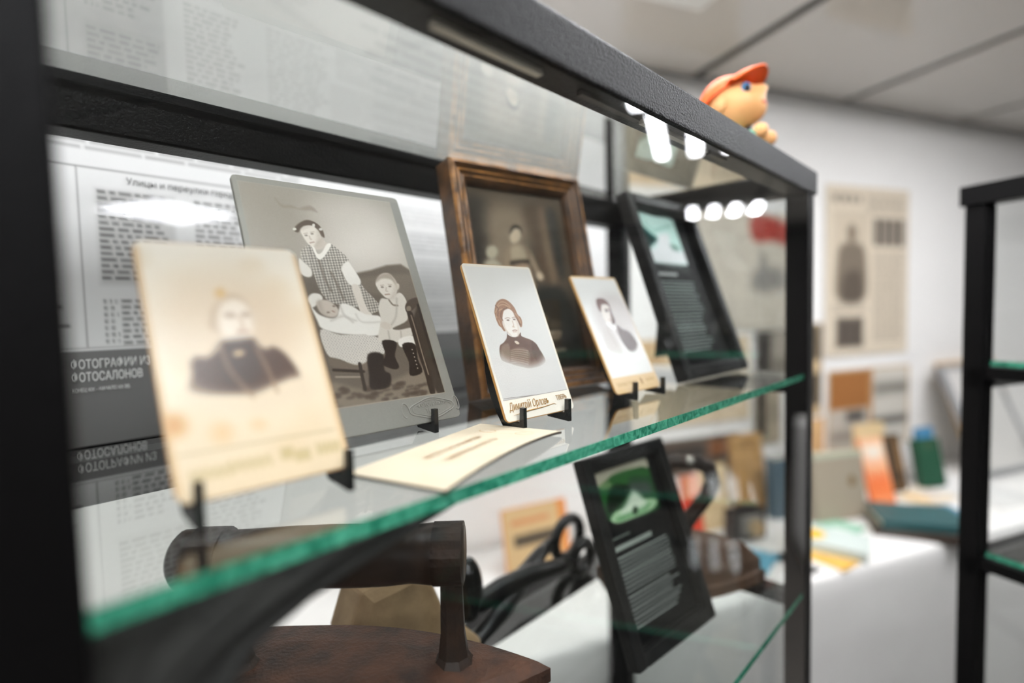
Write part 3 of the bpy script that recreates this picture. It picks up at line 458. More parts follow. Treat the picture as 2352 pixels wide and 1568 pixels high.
ART['framed_photograph'] = [
  ('p', [(.099,.201), (.281,.228), (.253,.512), (.096,.668), (.007,.581)], (71, 63, 57), 0.05, 0.9, 0),
  ('p', [(.271,.254), (.517,.227), (.581,.411), (.491,.617), (.297,.643), (.242,.512)], (166, 144, 123), 0.08, 0.95, 0),
  ('p', [(.565,.238), (.818,.222), (.822,.647), (.622,.714), (.582,.472)], (112, 90, 73), 0.06, 0.9, 0),
  ('p', [(.663,.259), (.717,.254), (.727,.650), (.680,.682)], (146, 122, 100), 0.03, 0.8, 0),
  ('p', [(.732,.241), (.813,.244), (.813,.627), (.754,.649)], (61, 59, 56), 0.03, 0.8, 0),
  ('p', [(.492,.415), (.471,.446), (.444,.463), (.420,.461), (.407,.441), (.412,.410), (.432,.379), (.459,.361), (.484,.363), (.496,.384)], (234, 210, 183), 0.015, 1.0, 0),
  ('p', [(.409,.404), (.425,.363), (.465,.341), (.502,.356), (.503,.396), (.490,.367), (.454,.365), (.426,.387)], (51, 41, 34), 0.01, 1.0, 0),
  ('p', [(.355,.515), (.423,.466), (.488,.458), (.550,.494), (.588,.599), (.616,.666), (.579,.687), (.544,.600), (.523,.546), (.502,.592), (.401,.586), (.375,.631), (.331,.633)], (173, 149, 126), 0.014, 1.0, 0),
  ('p', [(.407,.488), (.495,.473), (.509,.557), (.403,.574)], (210, 188, 161), 0.02, 0.8, 0),
  ('p', [(.385,.577), (.514,.562), (.511,.592), (.397,.609)], (73, 61, 51), 0.012, 1.0, 0),
  ('p', [(.397,.606), (.511,.592), (.548,.705), (.547,.785), (.467,.863), (.412,.776), (.387,.660)], (200, 168, 143), 0.016, 1.0, 0),
  ('p', [(.620,.655), (.623,.671), (.615,.684), (.600,.691), (.583,.688), (.572,.677), (.570,.662), (.577,.648), (.592,.641), (.609,.644)], (227, 200, 173), 0.012, 1.0, 0),
  ('p', [(.300,.523), (.287,.548), (.263,.564), (.236,.565), (.218,.551), (.214,.528), (.226,.504), (.250,.488), (.277,.486), (.296,.500)], (210, 195, 172), 0.015, 1.0, 0),
  ('p', [(.189,.595), (.266,.568), (.324,.623), (.335,.690), (.177,.694)], (205, 190, 168), 0.02, 1.0, 0),
  ('l', [(.206,.623), (.256,.624)], (98, 85, 73), 0.012, 1.0, 0.02),
  ('p', [(.534,.775), (.657,.734), (.772,.753), (.840,.939), (.824,1.163), (.747,1.233), (.603,1.232), (.543,1.098)], (56, 54, 49), 0.03, 1.0, 0),
  ('p', [(.606,.939), (.594,.956), (.571,.966), (.545,.965), (.526,.954), (.521,.937), (.533,.920), (.556,.909), (.582,.910), (.601,.921)], (137, 120, 100), 0.02, 1.0, 0),
  ('p', [(.710,.976), (.696,.993), (.668,1.003), (.636,1.002), (.613,.991), (.607,.973), (.620,.956), (.648,.946), (.680,.947), (.704,.958)], (122, 107, 90), 0.02, 0.7, 0),
  ('l', [(.585,1.139), (.586,1.041), (.685,1.030)], (217, 198, 173), 0.01, 1.0, 0.03),
  ('p', [(.620,1.033), (.689,1.026), (.684,1.065), (.617,1.074)], (183, 161, 137), 0.012, 1.0, 0),
  ('l', [(.584,1.144), (.702,1.136)], (201, 183, 159), 0.01, 1.0, 0.02),
]
ART['waterfall_sign'] = [
  ('p', [(.150,.118), (.413,.125), (.682,.121), (.715,.238), (.715,.517), (.158,.520), (.154,.344)], (215, 248, 238), 0.006, 1.0, 0),
  ('p', [(.140,.241), (.217,.247), (.274,.287), (.349,.333), (.249,.379), (.188,.421), (.161,.371)], (20, 54, 51), 0.02, 1.0, 0),
  ('p', [(.141,.363), (.185,.426), (.154,.446), (.134,.401)], (37, 41, 41), 0.02, 1.0, 0),
  ('p', [(.379,.288), (.542,.264), (.531,.354), (.611,.400), (.727,.414), (.712,.512), (.168,.518), (.158,.427), (.295,.390)], (248, 248, 248), 0.03, 0.95, 0),
  ('p', [(.521,.355), (.632,.367), (.629,.404), (.531,.400)], (117, 156, 142), 0.02, 0.8, 0),
  ('l', [(.248,.199), (.330,.254), (.476,.222), (.630,.187)], (146, 195, 183), 0.02, 0.7, 0.02),
  ('l', [(.151,.200), (.222,.265), (.340,.319)], (49, 110, 102), 0.02, 0.8, 0.03),
]
ART['fountain_sign'] = [
  ('p', [(.164,.123), (.462,.127), (.782,.129), (.806,.292), (.807,.462), (.727,.535), (.229,.491), (.173,.419), (.158,.283)], (39, 76, 44), 0.004, 1.0, 0),
  ('p', [(.164,.123), (.782,.129), (.784,.209), (.693,.182), (.342,.182), (.168,.225)], (182, 175, 154), 0.012, 1.0, 0),
  ('p', [(.182,.213), (.313,.203), (.306,.256), (.200,.250)], (126, 155, 103), 0.02, 0.8, 0),
  ('p', [(.323,.183), (.516,.174), (.762,.210), (.773,.272), (.549,.228), (.484,.280), (.315,.236)], (46, 97, 46), 0.02, 0.9, 0),
  ('p', [(.506,.275), (.641,.286), (.747,.325), (.729,.404), (.511,.345)], (71, 80, 74), 0.03, 0.9, 0),
  ('p', [(.206,.462), (.279,.428), (.371,.432), (.556,.416), (.731,.441), (.778,.477), (.694,.514), (.506,.518), (.311,.516), (.227,.496)], (172, 205, 161), 0.012, 1.0, 0),
  ('p', [(.255,.477), (.392,.467), (.551,.467), (.688,.464), (.616,.503), (.453,.502), (.299,.502)], (106, 159, 106), 0.015, 0.9, 0),
  ('p', [(.502,.343), (.551,.344), (.608,.395), (.636,.462), (.468,.472), (.323,.452), (.403,.407)], (225, 237, 214), 0.03, 0.9, 0),
  ('p', [(.521,.485), (.503,.498), (.480,.501), (.462,.493), (.455,.478), (.463,.461), (.481,.448), (.504,.445), (.522,.452), (.529,.468)], (41, 64, 41), 0.012, 1.0, 0),
  ('p', [(.158,.283), (.280,.272), (.268,.335), (.160,.371)], (34, 85, 39), 0.02, 0.8, 0),
  ('p', [(.306,.256), (.484,.280), (.476,.336), (.288,.408), (.209,.419), (.201,.361)], (16, 28, 16), 0.02, 0.9, 0),
]
# ------------------------------------------------------------------ materials
white_wall = mat('white_wall', (240, 237, 232), 0.85, noise=(6, (236, 233, 228), 0.4), bump=0.15, bscale=120)
black_metal = mat('black_metal', (11, 10, 10), 0.36, bump=0.5, bscale=700, spec=0.1)
rail_metal = mat('black_powder_coat', (11, 10, 10), 0.3, bump=1.0, bscale=800, spec=0.2)
black_plastic = mat('black_plastic', (20, 20, 20), 0.22, spec=0.6)
glass = pane_mat('pane_glass', (0.975, 0.985, 0.98), 1.75)
top_glass = pane_mat('top_glass', (0.93, 0.945, 0.935), 2.3)
shelf_glass = pane_mat('shelf_glass', (0.95, 0.97, 0.96), 1.35)
paper_white = mat('paper_white', (228, 224, 216), 0.7)
card_cream = mat('card_cream', (232, 206, 166), 0.6)
card_gold = mat('card_gilt_edge', (196, 146, 84), 0.4)
card_grey = mat('card_grey', (126, 122, 114), 0.7, noise=(300, (140, 136, 128), 0.3))
gloss_print = print_mat('photo_print', 0.28, 0.5, 0.12)
matt_print = print_mat('paper_print', 0.7, 0.3)
rust = mat('rusty_iron', (44, 31, 25), 0.62, 0.15, noise=(55, (92, 58, 40), 0.2), bump=1.0, bscale=380)
dark_iron = mat('dark_iron', (30, 25, 22), 0.45, 0.3, noise=(60, (62, 42, 30), 0.2), bump=0.5, bscale=300)
old_wood = mat('old_wood', (188, 158, 118), 0.7, noise=(30, (136, 108, 78), 0.25), bump=0.5, bscale=200)
dark_wood = mat('dark_wood', (34, 25, 20), 0.4, noise=(50, (62, 43, 31), 0.25), bump=0.3, bscale=150)
def wood_frame_mat():
    m = mat('gilt_brown_wood', (44, 31, 22), 0.45, noise=(45, (104, 70, 40), 0.2), bump=0.7, bscale=260)
    return m
gilt = wood_frame_mat()
gilt_edge = mat('worn_gilt', (188, 128, 64), 0.4, noise=(70, (62, 42, 28), 0.18), bump=0.6, bscale=260)
def green_edge_mat():
    m = bpy.data.materials.new('green_glass_edge'); m.use_nodes = True; nt = m.node_tree; b = nt.nodes['Principled BSDF']
    tc = nt.nodes.new('ShaderNodeTexCoord'); n = nt.nodes.new('ShaderNodeTexNoise'); n.inputs['Scale'].default_value = 160; n.inputs['Detail'].default_value = 5; n.inputs['Distortion'].default_value = 1.5
    nt.links.new(tc.outputs['Object'], n.inputs['Vector']); r = nt.nodes.new('ShaderNodeValToRGB'); r.color_ramp.elements[0].position = 0.35; r.color_ramp.elements[1].position = 0.7
    r.color_ramp.elements[0].color = rgba((30, 136, 106)); r.color_ramp.elements[1].color = rgba((112, 214, 180)); nt.links.new(n.outputs['Fac'], r.inputs['Fac']); nt.links.new(r.outputs['Color'], b.inputs['Base Color'])
    b.inputs['Roughness'].default_value = 0.15
    bp = nt.nodes.new('ShaderNodeBump'); bp.inputs['Strength'].default_value = 0.7; bp.inputs['Distance'].default_value = 0.001; nt.links.new(n.outputs['Fac'], bp.inputs['Height']); nt.links.new(bp.outputs['Normal'], b.inputs['Normal'])
    tr = nt.nodes.new('ShaderNodeBsdfTranslucent'); nt.links.new(r.outputs['Color'], tr.inputs[0]); mx = nt.nodes.new('ShaderNodeMixShader'); mx.inputs[0].default_value = 0.45
    o = nt.nodes['Material Output']; nt.links.new(b.outputs[0], mx.inputs[1]); nt.links.new(tr.outputs[0], mx.inputs[2]); nt.links.new(mx.outputs[0], o.inputs[0]); return m
green_edge = green_edge_mat()

# ------------------------------------------------------------------ the room
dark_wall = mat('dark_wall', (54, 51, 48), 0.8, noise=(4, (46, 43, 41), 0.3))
A0, A1, B0 = -3.2, 4.837, -4.375
struct(room_obj(MB().box(A0, A1, B0, WALLB, FLOOR-0.05, FLOOR).build('floor', mat('grey_floor', (84, 78, 71), 0.6, noise=(5, (72, 67, 61), 0.3)))))
struct(room_obj(MB().box(A0, A1, WALLB, WALLB+0.1, FLOOR-0.05, CEIL+0.1).build('wall_back', white_wall)))
struct(room_obj(MB().box(A0, A1, B0-0.1, B0, FLOOR-0.05, CEIL+0.1).build('wall_front', dark_wall)))
struct(room_obj(MB().box(A0-0.1, A0, B0, WALLB, FLOOR-0.05, CEIL+0.1).build('wall_left', white_wall)))
struct(room_obj(MB().box(A1, A1+0.1, B0, WALLB, FLOOR-0.05, CEIL+0.1).build('wall_right', dark_wall)))
struct(room_obj(MB().box(A0, A1, WALLB-0.015, WALLB, FLOOR, FLOOR+0.08).build('baseboard_back', mat('skirting', (205, 200, 192), 0.5))))
ceil = struct(room_obj(MB().box(A0, A1, B0, WALLB, CEIL, CEIL+0.1).build('ceiling', mat('ceiling_grid_dark', (40, 37, 33), 0.5))))
tile_mat = mat('ceiling_panel', (208, 204, 198), 0.07, spec=0.8)
tile_me = None
for i in range(-6, 7):
    for j in range(0, 9):
        a, b = 0.937+0.6*(i+0.5), WALLB-0.6*(j+0.5)
        if a-0.3 < A0 or a+0.3 > A1: continue
        if tile_me is None:
            t = MB().box(-0.2835, 0.2835, -0.2835, 0.2835, -0.007, 0.001).build('ceiling_tile', tile_mat, ceil, bevel=0.002, seg=1); tile_me = t.data
        else: t = link('ceiling_tile', tile_me, None, ceil)
        t.location = (a, b, CEIL)
housing_m = mat('lamp_housing', (236, 236, 232), 0.5); strip_m = emis('led_strip', (248, 250, 255), LED)
for a, b, where in ((3.66, 0.244, 'over the far end of the book table'), (1.837, 0.125, 'above the second glass case'), (2.1, -2.875, 'near the front wall, right of the middle'), (0.037, -0.475, 'just in front of the display case, added as fill'),
                    (1.24, 0.08, 'between the two glass cases, added as fill'), (-0.04, -1.34, 'two panels away from the display case, added as fill'), (0.2, -2.33, 'four panels away from the display case, added as fill'), (-0.86, -1.94, 'over the left side of the room, added as fill'), (-2.3, -0.6, 'beside the left wall, added as fill'), (-0.5, 0.3, 'over the wall left of the exhibition board, added as fill'), (0.4, 0.42, 'over the wall behind the display case, added as fill')):
    L = thing('ceiling_light', 'square white ceiling light with four glowing strips '+where, 'ceiling light', RW(a, b, CEIL-0.0075), RZ, 'ceiling lights')  # lamps not mirrored in the glass are added fill for board, cards and wall
    MB().box(-0.29, 0.29, -0.29, 0.29, -0.02, 0.0).build('housing', housing_m, L, bevel=0.003)
    for k in range(4): MB().box(-0.26, 0.26, -0.215+0.13*k, -0.175+0.13*k, -0.025, -0.0205).build('led_strip', strip_m, L)

# ------------------------------------------------------------------ glass display cases
def display_case(name, label, loc, rotz, X0, X1, Y0, Y1, shelves, detail=True, back_rail=True):
    """posts and rails of black square tube, panes between them, glass shelves with green edges"""
    c = thing(name, label, 'display case', loc, rotz); P = 0.022; TOP = 0.211; BOT = 0.187
    for x in (X0, X1-P):
        for y in (Y0, Y1-P): MB().box(x, x+P, y, y+P, FLOOR-loc[2], BOT).build('post', black_metal, c, bevel=0.0015)
    r = MB().box(X0-0.001, X1+0.004, Y0-0.002, Y0+P, BOT, TOP)  .build('front_rail', rail_metal, c, bevel=0.0016)
    if detail:
        for x0, x1, m in ((-0.085, -0.02, 'w'), (0.012, 0.07, 'd'), (0.075, 0.165, 'w'), (0.17, 0.2, 'd')):
            MB().box(x0, x1, Y0+0.007, Y0+0.011, BOT-0.0028, BOT).build('adhesive_strip', mat('white_tape', (214, 208, 196), 0.4) if m == 'w' else mat('old_glue', (60, 56, 50), 0.35), r)
    if back_rail: MB().box(X0, X1, Y1-P, Y1, BOT-0.008, TOP).build('back_rail', black_metal, c, bevel=0.0015)
    for x in (X0, X1-P): MB().box(x-(0 if back_rail else 0.004), x+P, Y0+P, Y1-P if back_rail else Y1+0.004, BOT, TOP).build('side_rail', black_metal, c, bevel=0.0012)
    g = 0.003
    MB().box(X0+P, X1-P, Y0+0.0005, Y0+0.0005+g, -0.7, BOT).build('glass_pane', glass, c)
    MB().box(X1-P*0.6-g, X1-P*0.6, Y0+P, Y1-P, -0.7, BOT).build('glass_pane', glass, c)
    MB().box(X0+P*0.6, X0+P*0.6+g, Y0+P, Y1-P, -0.7, BOT).build('glass_pane', glass, c)
    MB().box(X0+P, X1-P, Y0+P, Y1-P, 0.2, 0.205).build('glass_pane', top_glass, c)
    for z in shelves:
        fr = -0.0005 if detail else Y0+0.006
        s = MB().box(X0+P*0.4, X1-P*0.4, fr, Y1-P-0.004, z-0.006, z).build('glass_shelf', shelf_glass, c)
        MB().box(X0+P, X1-P, fr-0.0003, fr, z-0.006, z).build('green_edge', green_edge, s)
        if not detail: MB().box(X0+P*0.4-0.0003, X0+P*0.4, fr, Y1-P-0.004, z-0.006, z).build('green_edge', green_edge, s)
        MB().box(X0, X1, Y1-P, Y1, z-0.034, z-0.008).build('shelf_rail', black_metal, c, bevel=0.001)
        for x in (X0+0.002, X1-P+0.002): MB().box(x, x+P-0.004, Y0+P, Y1-P, z-0.022, z-0.0075).build('shelf_rail', black_metal, c, bevel=0.001)
    MB().box(X0, X1, Y0, Y1, FLOOR-loc[2], -0.72).build('plinth', black_metal, c, bevel=0.002)
    return c
display_case('display_case', 'black framed glass display case holding old portrait photographs', (0, 0, 0), 0.0, -0.225, 0.412, -0.004, 0.24, (0.0, -0.235, -0.47))

# ------------------------------------------------------------------ printed panel closing the back of the upper compartment
def back_panel():
    w, z0, z1 = 0.607, -0.004, 0.349; asp = (z1-z0)/w
    k = Ink(560, asp, (238, 236, 233)); V = lambda z: (z1-z)/w; U = lambda x: (x+0.212)/w
    k.grad(0, V(0.0535), 1, asp, (124, 122, 120), (106, 104, 102))
    dark, mid = (92, 90, 88), (150, 148, 145)
    k.lines(U(-0.195), U(-0.02), V(0.182), V(0.176), 0.006, mid, 1, .7, .1)
    k.rect(U(-0.21), V(0.1655), U(0.05), V(0.1645), mid, .001, .9)
    k.rect(U(-0.167), V(0.165), U(-0.1663), V(0.056), mid, .001, .8)
    k.rect(U(-0.158), V(0.153), U(-0.116), V(0.094), (206, 204, 200), .004, .8)
    k.lines(U(-0.157), U(-0.118), V(0.153), V(0.095), 0.0062, dark, 2, .85, .25)
    k.lines(U(-0.104), U(-0.066), V(0.153), V(0.062), 0.0062, dark, 3, .7, .3)
    k.lines(U(-0.208), U(-0.172), V(0.09), V(0.06), 0.0062, dark, 9, .7, .5); k.lines(U(-0.157), U(-0.15), V(0.086), V(0.056), 0.0068, dark, 4, .8, .1); k.lines(U(-0.148), U(-0.118), V(0.086), V(0.056), 0.0062, dark, 5, .8, .5)
    k.rect(U(-0.212), V(0.0562), U(0.06), V(0.0555), mid, .001, .8)
    for n, (z, h) in enumerate([(0.17, .018), (0.148, .02), (0.123, .036), (0.082, .024), (0.052, .016), (0.034, .02)]):
        k.lines(U(0.0+0.006*(n % 2)), U(0.3-0.01*(n % 3)), V(z), V(z-h), 0.0066, dark if n % 2 else mid, 20+n, .32, .12)
    k.rect(0, 0, 1, V(0.192), (196, 193, 188), .002)  # upper part greyer: its weaker light is put into the ink
    k.rect(U(-0.212), V(0.349), U(-0.116), V(0.196), (172, 169, 165), .002)
    for i in range(16): k.line([(U(-0.212+0.006*i), V(0.2+0.013*((i*7) % 11))), (U(-0.2+0.0052*((i*5) % 16)), V(0.34-0.012*((i*3) % 10)))], (180, 177, 172), .006, .6, .008)
    k.rect(U(-0.046), V(0.349), U(-0.0452), V(0.196), (196, 193, 188), .002)
    for i in range(11): k.lines(U(0.03+0.014*abs(math.sin(i*1.7))), U(0.31-0.016*abs(math.sin(i*2.3))), V(0.322-0.0105*i), V(0.3115-0.0105*i), .0145, mid, 80+i, .45, .03, .45)
    for a, b in ((-0.05, 0.0),): k.lines(U(a), U(b), V(0.158), V(0.062), 0.0062, dark, 31, .35, .3)
    q = 1.2555     # drawn at a smaller scale, enlarged to the board's real size
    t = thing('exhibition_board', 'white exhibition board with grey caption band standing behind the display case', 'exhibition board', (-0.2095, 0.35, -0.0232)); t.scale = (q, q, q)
    MB().box(-0.001, w+0.001, -0.002, 0.006, -0.016, 0.0).build('bottom_rail', black_metal, t)
    for x in (-0.016, w+0.0015): MB().box(x, x+0.0145, -0.003, 0.005, (FLOOR+0.0232)/q, z1-z0-0.02).build('leg', black_metal, t)
    MB().box(0, w, 0.0, 0.004, 0, z1-z0).build('board', paper_white, t)
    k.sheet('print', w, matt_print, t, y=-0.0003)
    t.name = 'exhibition_board'
    wt = mat('white_lettering', (240, 238, 234), 0.6); dk = mat('grey_lettering', (84, 82, 80), 0.6)
    X = lambda x: x+0.212; Z = lambda z: z-z0
    text('lettering', 'ФОТОГРАФИИ ИЗ', 0.0075, wt, t, (X(-0.1755), -0.0006, Z(0.0433)), wide=0.62, bold=0.00006)
    text('lettering', 'ФОТОСАЛОНОВ', 0.0075, wt, t, (X(-0.1755), -0.0006, Z(0.0355)), wide=0.6, bold=0.00006)
    text('lettering', 'КОНЕЦ XIX – НАЧАЛО XX ВВ.', 0.0032, wt, t, (X(-0.1755), -0.0006, Z(0.0292)), wide=0.64)
    text('lettering', 'Улицы и переулки города Твери', 0.0058, dk, t, (X(-0.142), -0.0006, Z(0.1575)), wide=0.92)
back_panel()

# ------------------------------------------------------------------ photographs on cards
def photo_card(name, label, canvas, w, loc, yaw, lean, m_card, corner=0.004, thick=0.0013, pm=gloss_print):
    t = thing(name, label, 'photograph', loc, (-lean, 0, yaw), 'old photographs on the glass shelf'); h = w*canvas.asp
    MB().prism(rrect(w, h, corner), 'y', 0.0, thick).build('mount', m_card, t)
    canvas.sheet('print', w, pm, t, y=-0.0002, corner=corner, inset=0.0004); return t
def card_stand(label, loc, yaw, lean, w, h, x0, x1):
    """black plastic easel: two side plates with hooked feet, a cross bar and a leaning spine"""
    t = thing('card_stand', label, 'stand', (loc[0], loc[1], 0.0), yaw, 'black plastic card stands')
    s, c = math.sin(lean), math.cos(lean); zb = loc[2]; L = min(h*0.52, 0.055)
    prof = [(-0.0062, 0.0002), (-0.0062, zb+0.0085), (-0.0030, zb+0.0085), (-0.0026, zb-0.0009), (0.0032, zb-0.0006)]
    for k in range(7):
        f = k/6; d = 0.0022+0.0024*math.sin(f*math.pi); prof.append((0.0032+s*L*f+d*0.2, zb+c*L*f))
    for k in range(6, -1, -1):
        f = k/6; d = 0.0085+0.008*math.sin(f*math.pi*0.9)*(1-f*0.5)-0.005*f; prof.append((0.0034+s*L*f+d, zb*0.2+c*L*f*0.98+0.0002))
    for x in (x0, x1-0.0028): MB().prism(prof, 'x', x, x+0.0028).build('side_plate', black_plastic, t)
    MB().box(x0+0.0028, x1-0.0028, 0.006+s*L*0.25, 0.0085+s*L*0.25, zb+c*L*0.08, zb+c*L*0.2).build('cross_bar', black_plastic, t)

# woman with upswept hair, carte de visite
k = Ink(190, 105/63, (234, 224, 208)); k.grad(0.03, 0.03, 0.975, 1.452, (222, 217, 210), (206, 202, 198))
k.art('woman_portrait'); k.rect(0.0, 1.458, 1.0, 1.70, (238, 229, 214), .004); k.line([(0.03, 1.457), (0.975, 1.457)], (120, 110, 104), .003, .9, .005); k.grain(1.2, 1)
lady = photo_card('photo_card', 'small card portrait of a woman in a dark high-collared dress with upswept hair', k, 0.063, (0.0, 0.0528, 0.006), -0.0372, 0.3855, card_gold)
gold = mat('gold_ink', (176, 132, 66), 0.35, 0.3)
text('script_lettering', 'Димитрій Орловъ', 0.0068, gold, lady, (0.0046, -0.0006, 0.0066), shear=0.35, wide=0.6, extrude=0.00005)
text('script_lettering', 'ТВЕРЬ', 0.0044, gold, lady, (0.0475, -0.0006, 0.0078), wide=0.75, extrude=0.00005)
MB().tube([(0.007, -0.0006, 0.0036), (0.02, -0.0006, 0.0048), (0.034, -0.0006, 0.0052), (0.044, -0.0006, 0.006), (0.046, -0.0006, 0.0052)], [.0001, .0004, .0003, .0002, .0001], 6).build('flourish', gold, lady)
card_stand('black plastic stand under the portrait of the woman in the dark dress', (0.0, 0.0528, 0.006), -0.0372, 0.3855, 0.063, 0.105, 0.008, 0.052)

# young man, carte de visite
k = Ink(140, 105/63, (222, 184, 128)); k.rect(0.03, 0.025, 0.975, 1.46, (228, 224, 219), .012)
k.art('man_portrait'); k.rect(0, 1.462, 1, 1.7, (222, 188, 140), .006)
for x0, x1 in ((.08, .3), (.33, .52), (.72, .92)): k.line([(x0+(x1-x0)*i/8, 1.56-.02*(x0+i*.02)+(.022 if i % 2 else -.022)) for i in range(9)], (172, 134, 82), .01, .7, .014)
k.poly([(.6, 1.5), (.64, 1.53), (.63, 1.6), (.59, 1.58)], (160, 122, 76), .012, .8)
photo_card('photo_card', 'small card portrait of a young man in a dark coat and white collar', k, 0.063, (0.1266, 0.0584, 0.006), -0.0512, 0.4556, card_gold)
card_stand('black plastic stand under the portrait of the young man', (0.1266, 0.0584, 0.006), -0.0512, 0.4556, 0.063, 0.105, 0.017, 0.060)

# faded woman, carte de visite
k = Ink(130, 106/64, (236, 222, 200)); k.grad(0, 0, 1, 1.66, (240, 228, 212), (226, 202, 168)); k.blotch(14, (222, 196, 160), .05, .16, .35, 5)
k.art('faded_portrait'); k.line([(0.012, 0.05), (0.012, 1.6)], (206, 160, 106), .02, .7, .02); k.line([(0.988, 0.05), (0.988, 1.6)], (206, 160, 106), .02, .6, .02)
photo_card('photo_card', 'faded yellowed card portrait of a woman in a dark blouse', k, 0.064, (-0.1735, 0.0375, 0.0085), -0.02, 0.47, card_gold, 0.005)
card_stand('black plastic stand under the faded yellowed portrait', (-0.1735, 0.0375, 0.0085), -0.02, 0.47, 0.064, 0.106, 0.004, 0.0615)

# three children, cabinet card on a grey mount
k = Ink(300, 0.1625/0.1096, (146, 142, 134)); k.grain(3, 7, 2); k.rect(.022, .03, .945, 1.335, (176, 168, 156), .004); k.rect(.028, .036, .94, 1.33, (170, 160, 148), .004)
k.grad(.03, .038, .938, .7, (158, 149, 138), (176, 167, 156)); k.art('children_photograph')
k.rect(0, 1.332, 1, 1.5, (138, 135, 128), .003); k.rect(.941, 0, 1, 1.5, (140, 137, 130), .003); k.rect(0, 0, 1, .034, (146, 142, 134), .003); k.rect(0, 0, .026, 1.5, (150, 146, 138), .003)
k.line([(.03, 1.332), (.94, 1.332)], (172, 160, 142), .002, .8, .004); k.line([(.94, .04), (.94, 1.332)], (172, 160, 142), .002, .6, .004); k.grain(1.6, 8)
fam = photo_card('cabinet_photo', 'large card photograph of a girl, a baby and a toddler on a grey mount', k, 0.1096, (-0.111, 0.0964, 0.006), -0.0387, 0.4239, card_grey, 0.0035, 0.0018)
emb = mat('embossed_grey', (152, 148, 140), 0.6)
cart = [(0.0735+0.0165*(1+math.cos(t))*1.0, 0.0085+0.0058*math.sin(t)*(1.0+0.12*math.cos(4*t))) for t in [2*math.pi*i/40 for i in range(41)]]
MB().tube([(x, -0.0004, z) for x, z in cart], 0.00035, 6).build('embossed_border', emb, fam)
MB().tube([(0.09+(x-0.09)*0.86, -0.0004, 0.0085+(z-0.0085)*0.8) for x, z in cart], 0.00022, 6).build('embossed_border', emb, fam)
for x, s_ in ((0.0705, 1), (0.1085, -1)): MB().tube([(x+s_*0.003*math.cos(t)*(1-t/9), -0.0004, 0.0085+0.006*math.sin(t)*(1-t/12)) for t in [i*0.35 for i in range(16)]], 0.0003, 6).build('embossed_scroll', emb, fam)
text('embossed_lettering', 'ФОТОГРАФІЯ', 0.0032, emb, fam, (0.0795, -0.0005, 0.0098), wide=0.95); text('embossed_lettering', 'ТВЕРЬ', 0.0034, emb, fam, (0.0845, -0.0005, 0.0058), wide=1.0)
card_stand('black plastic stand under the large photograph of three children', (-0.111, 0.0964, 0.006), -0.0387, 0.4239, 0.1096, 0.1625, 0.02, 0.0875)

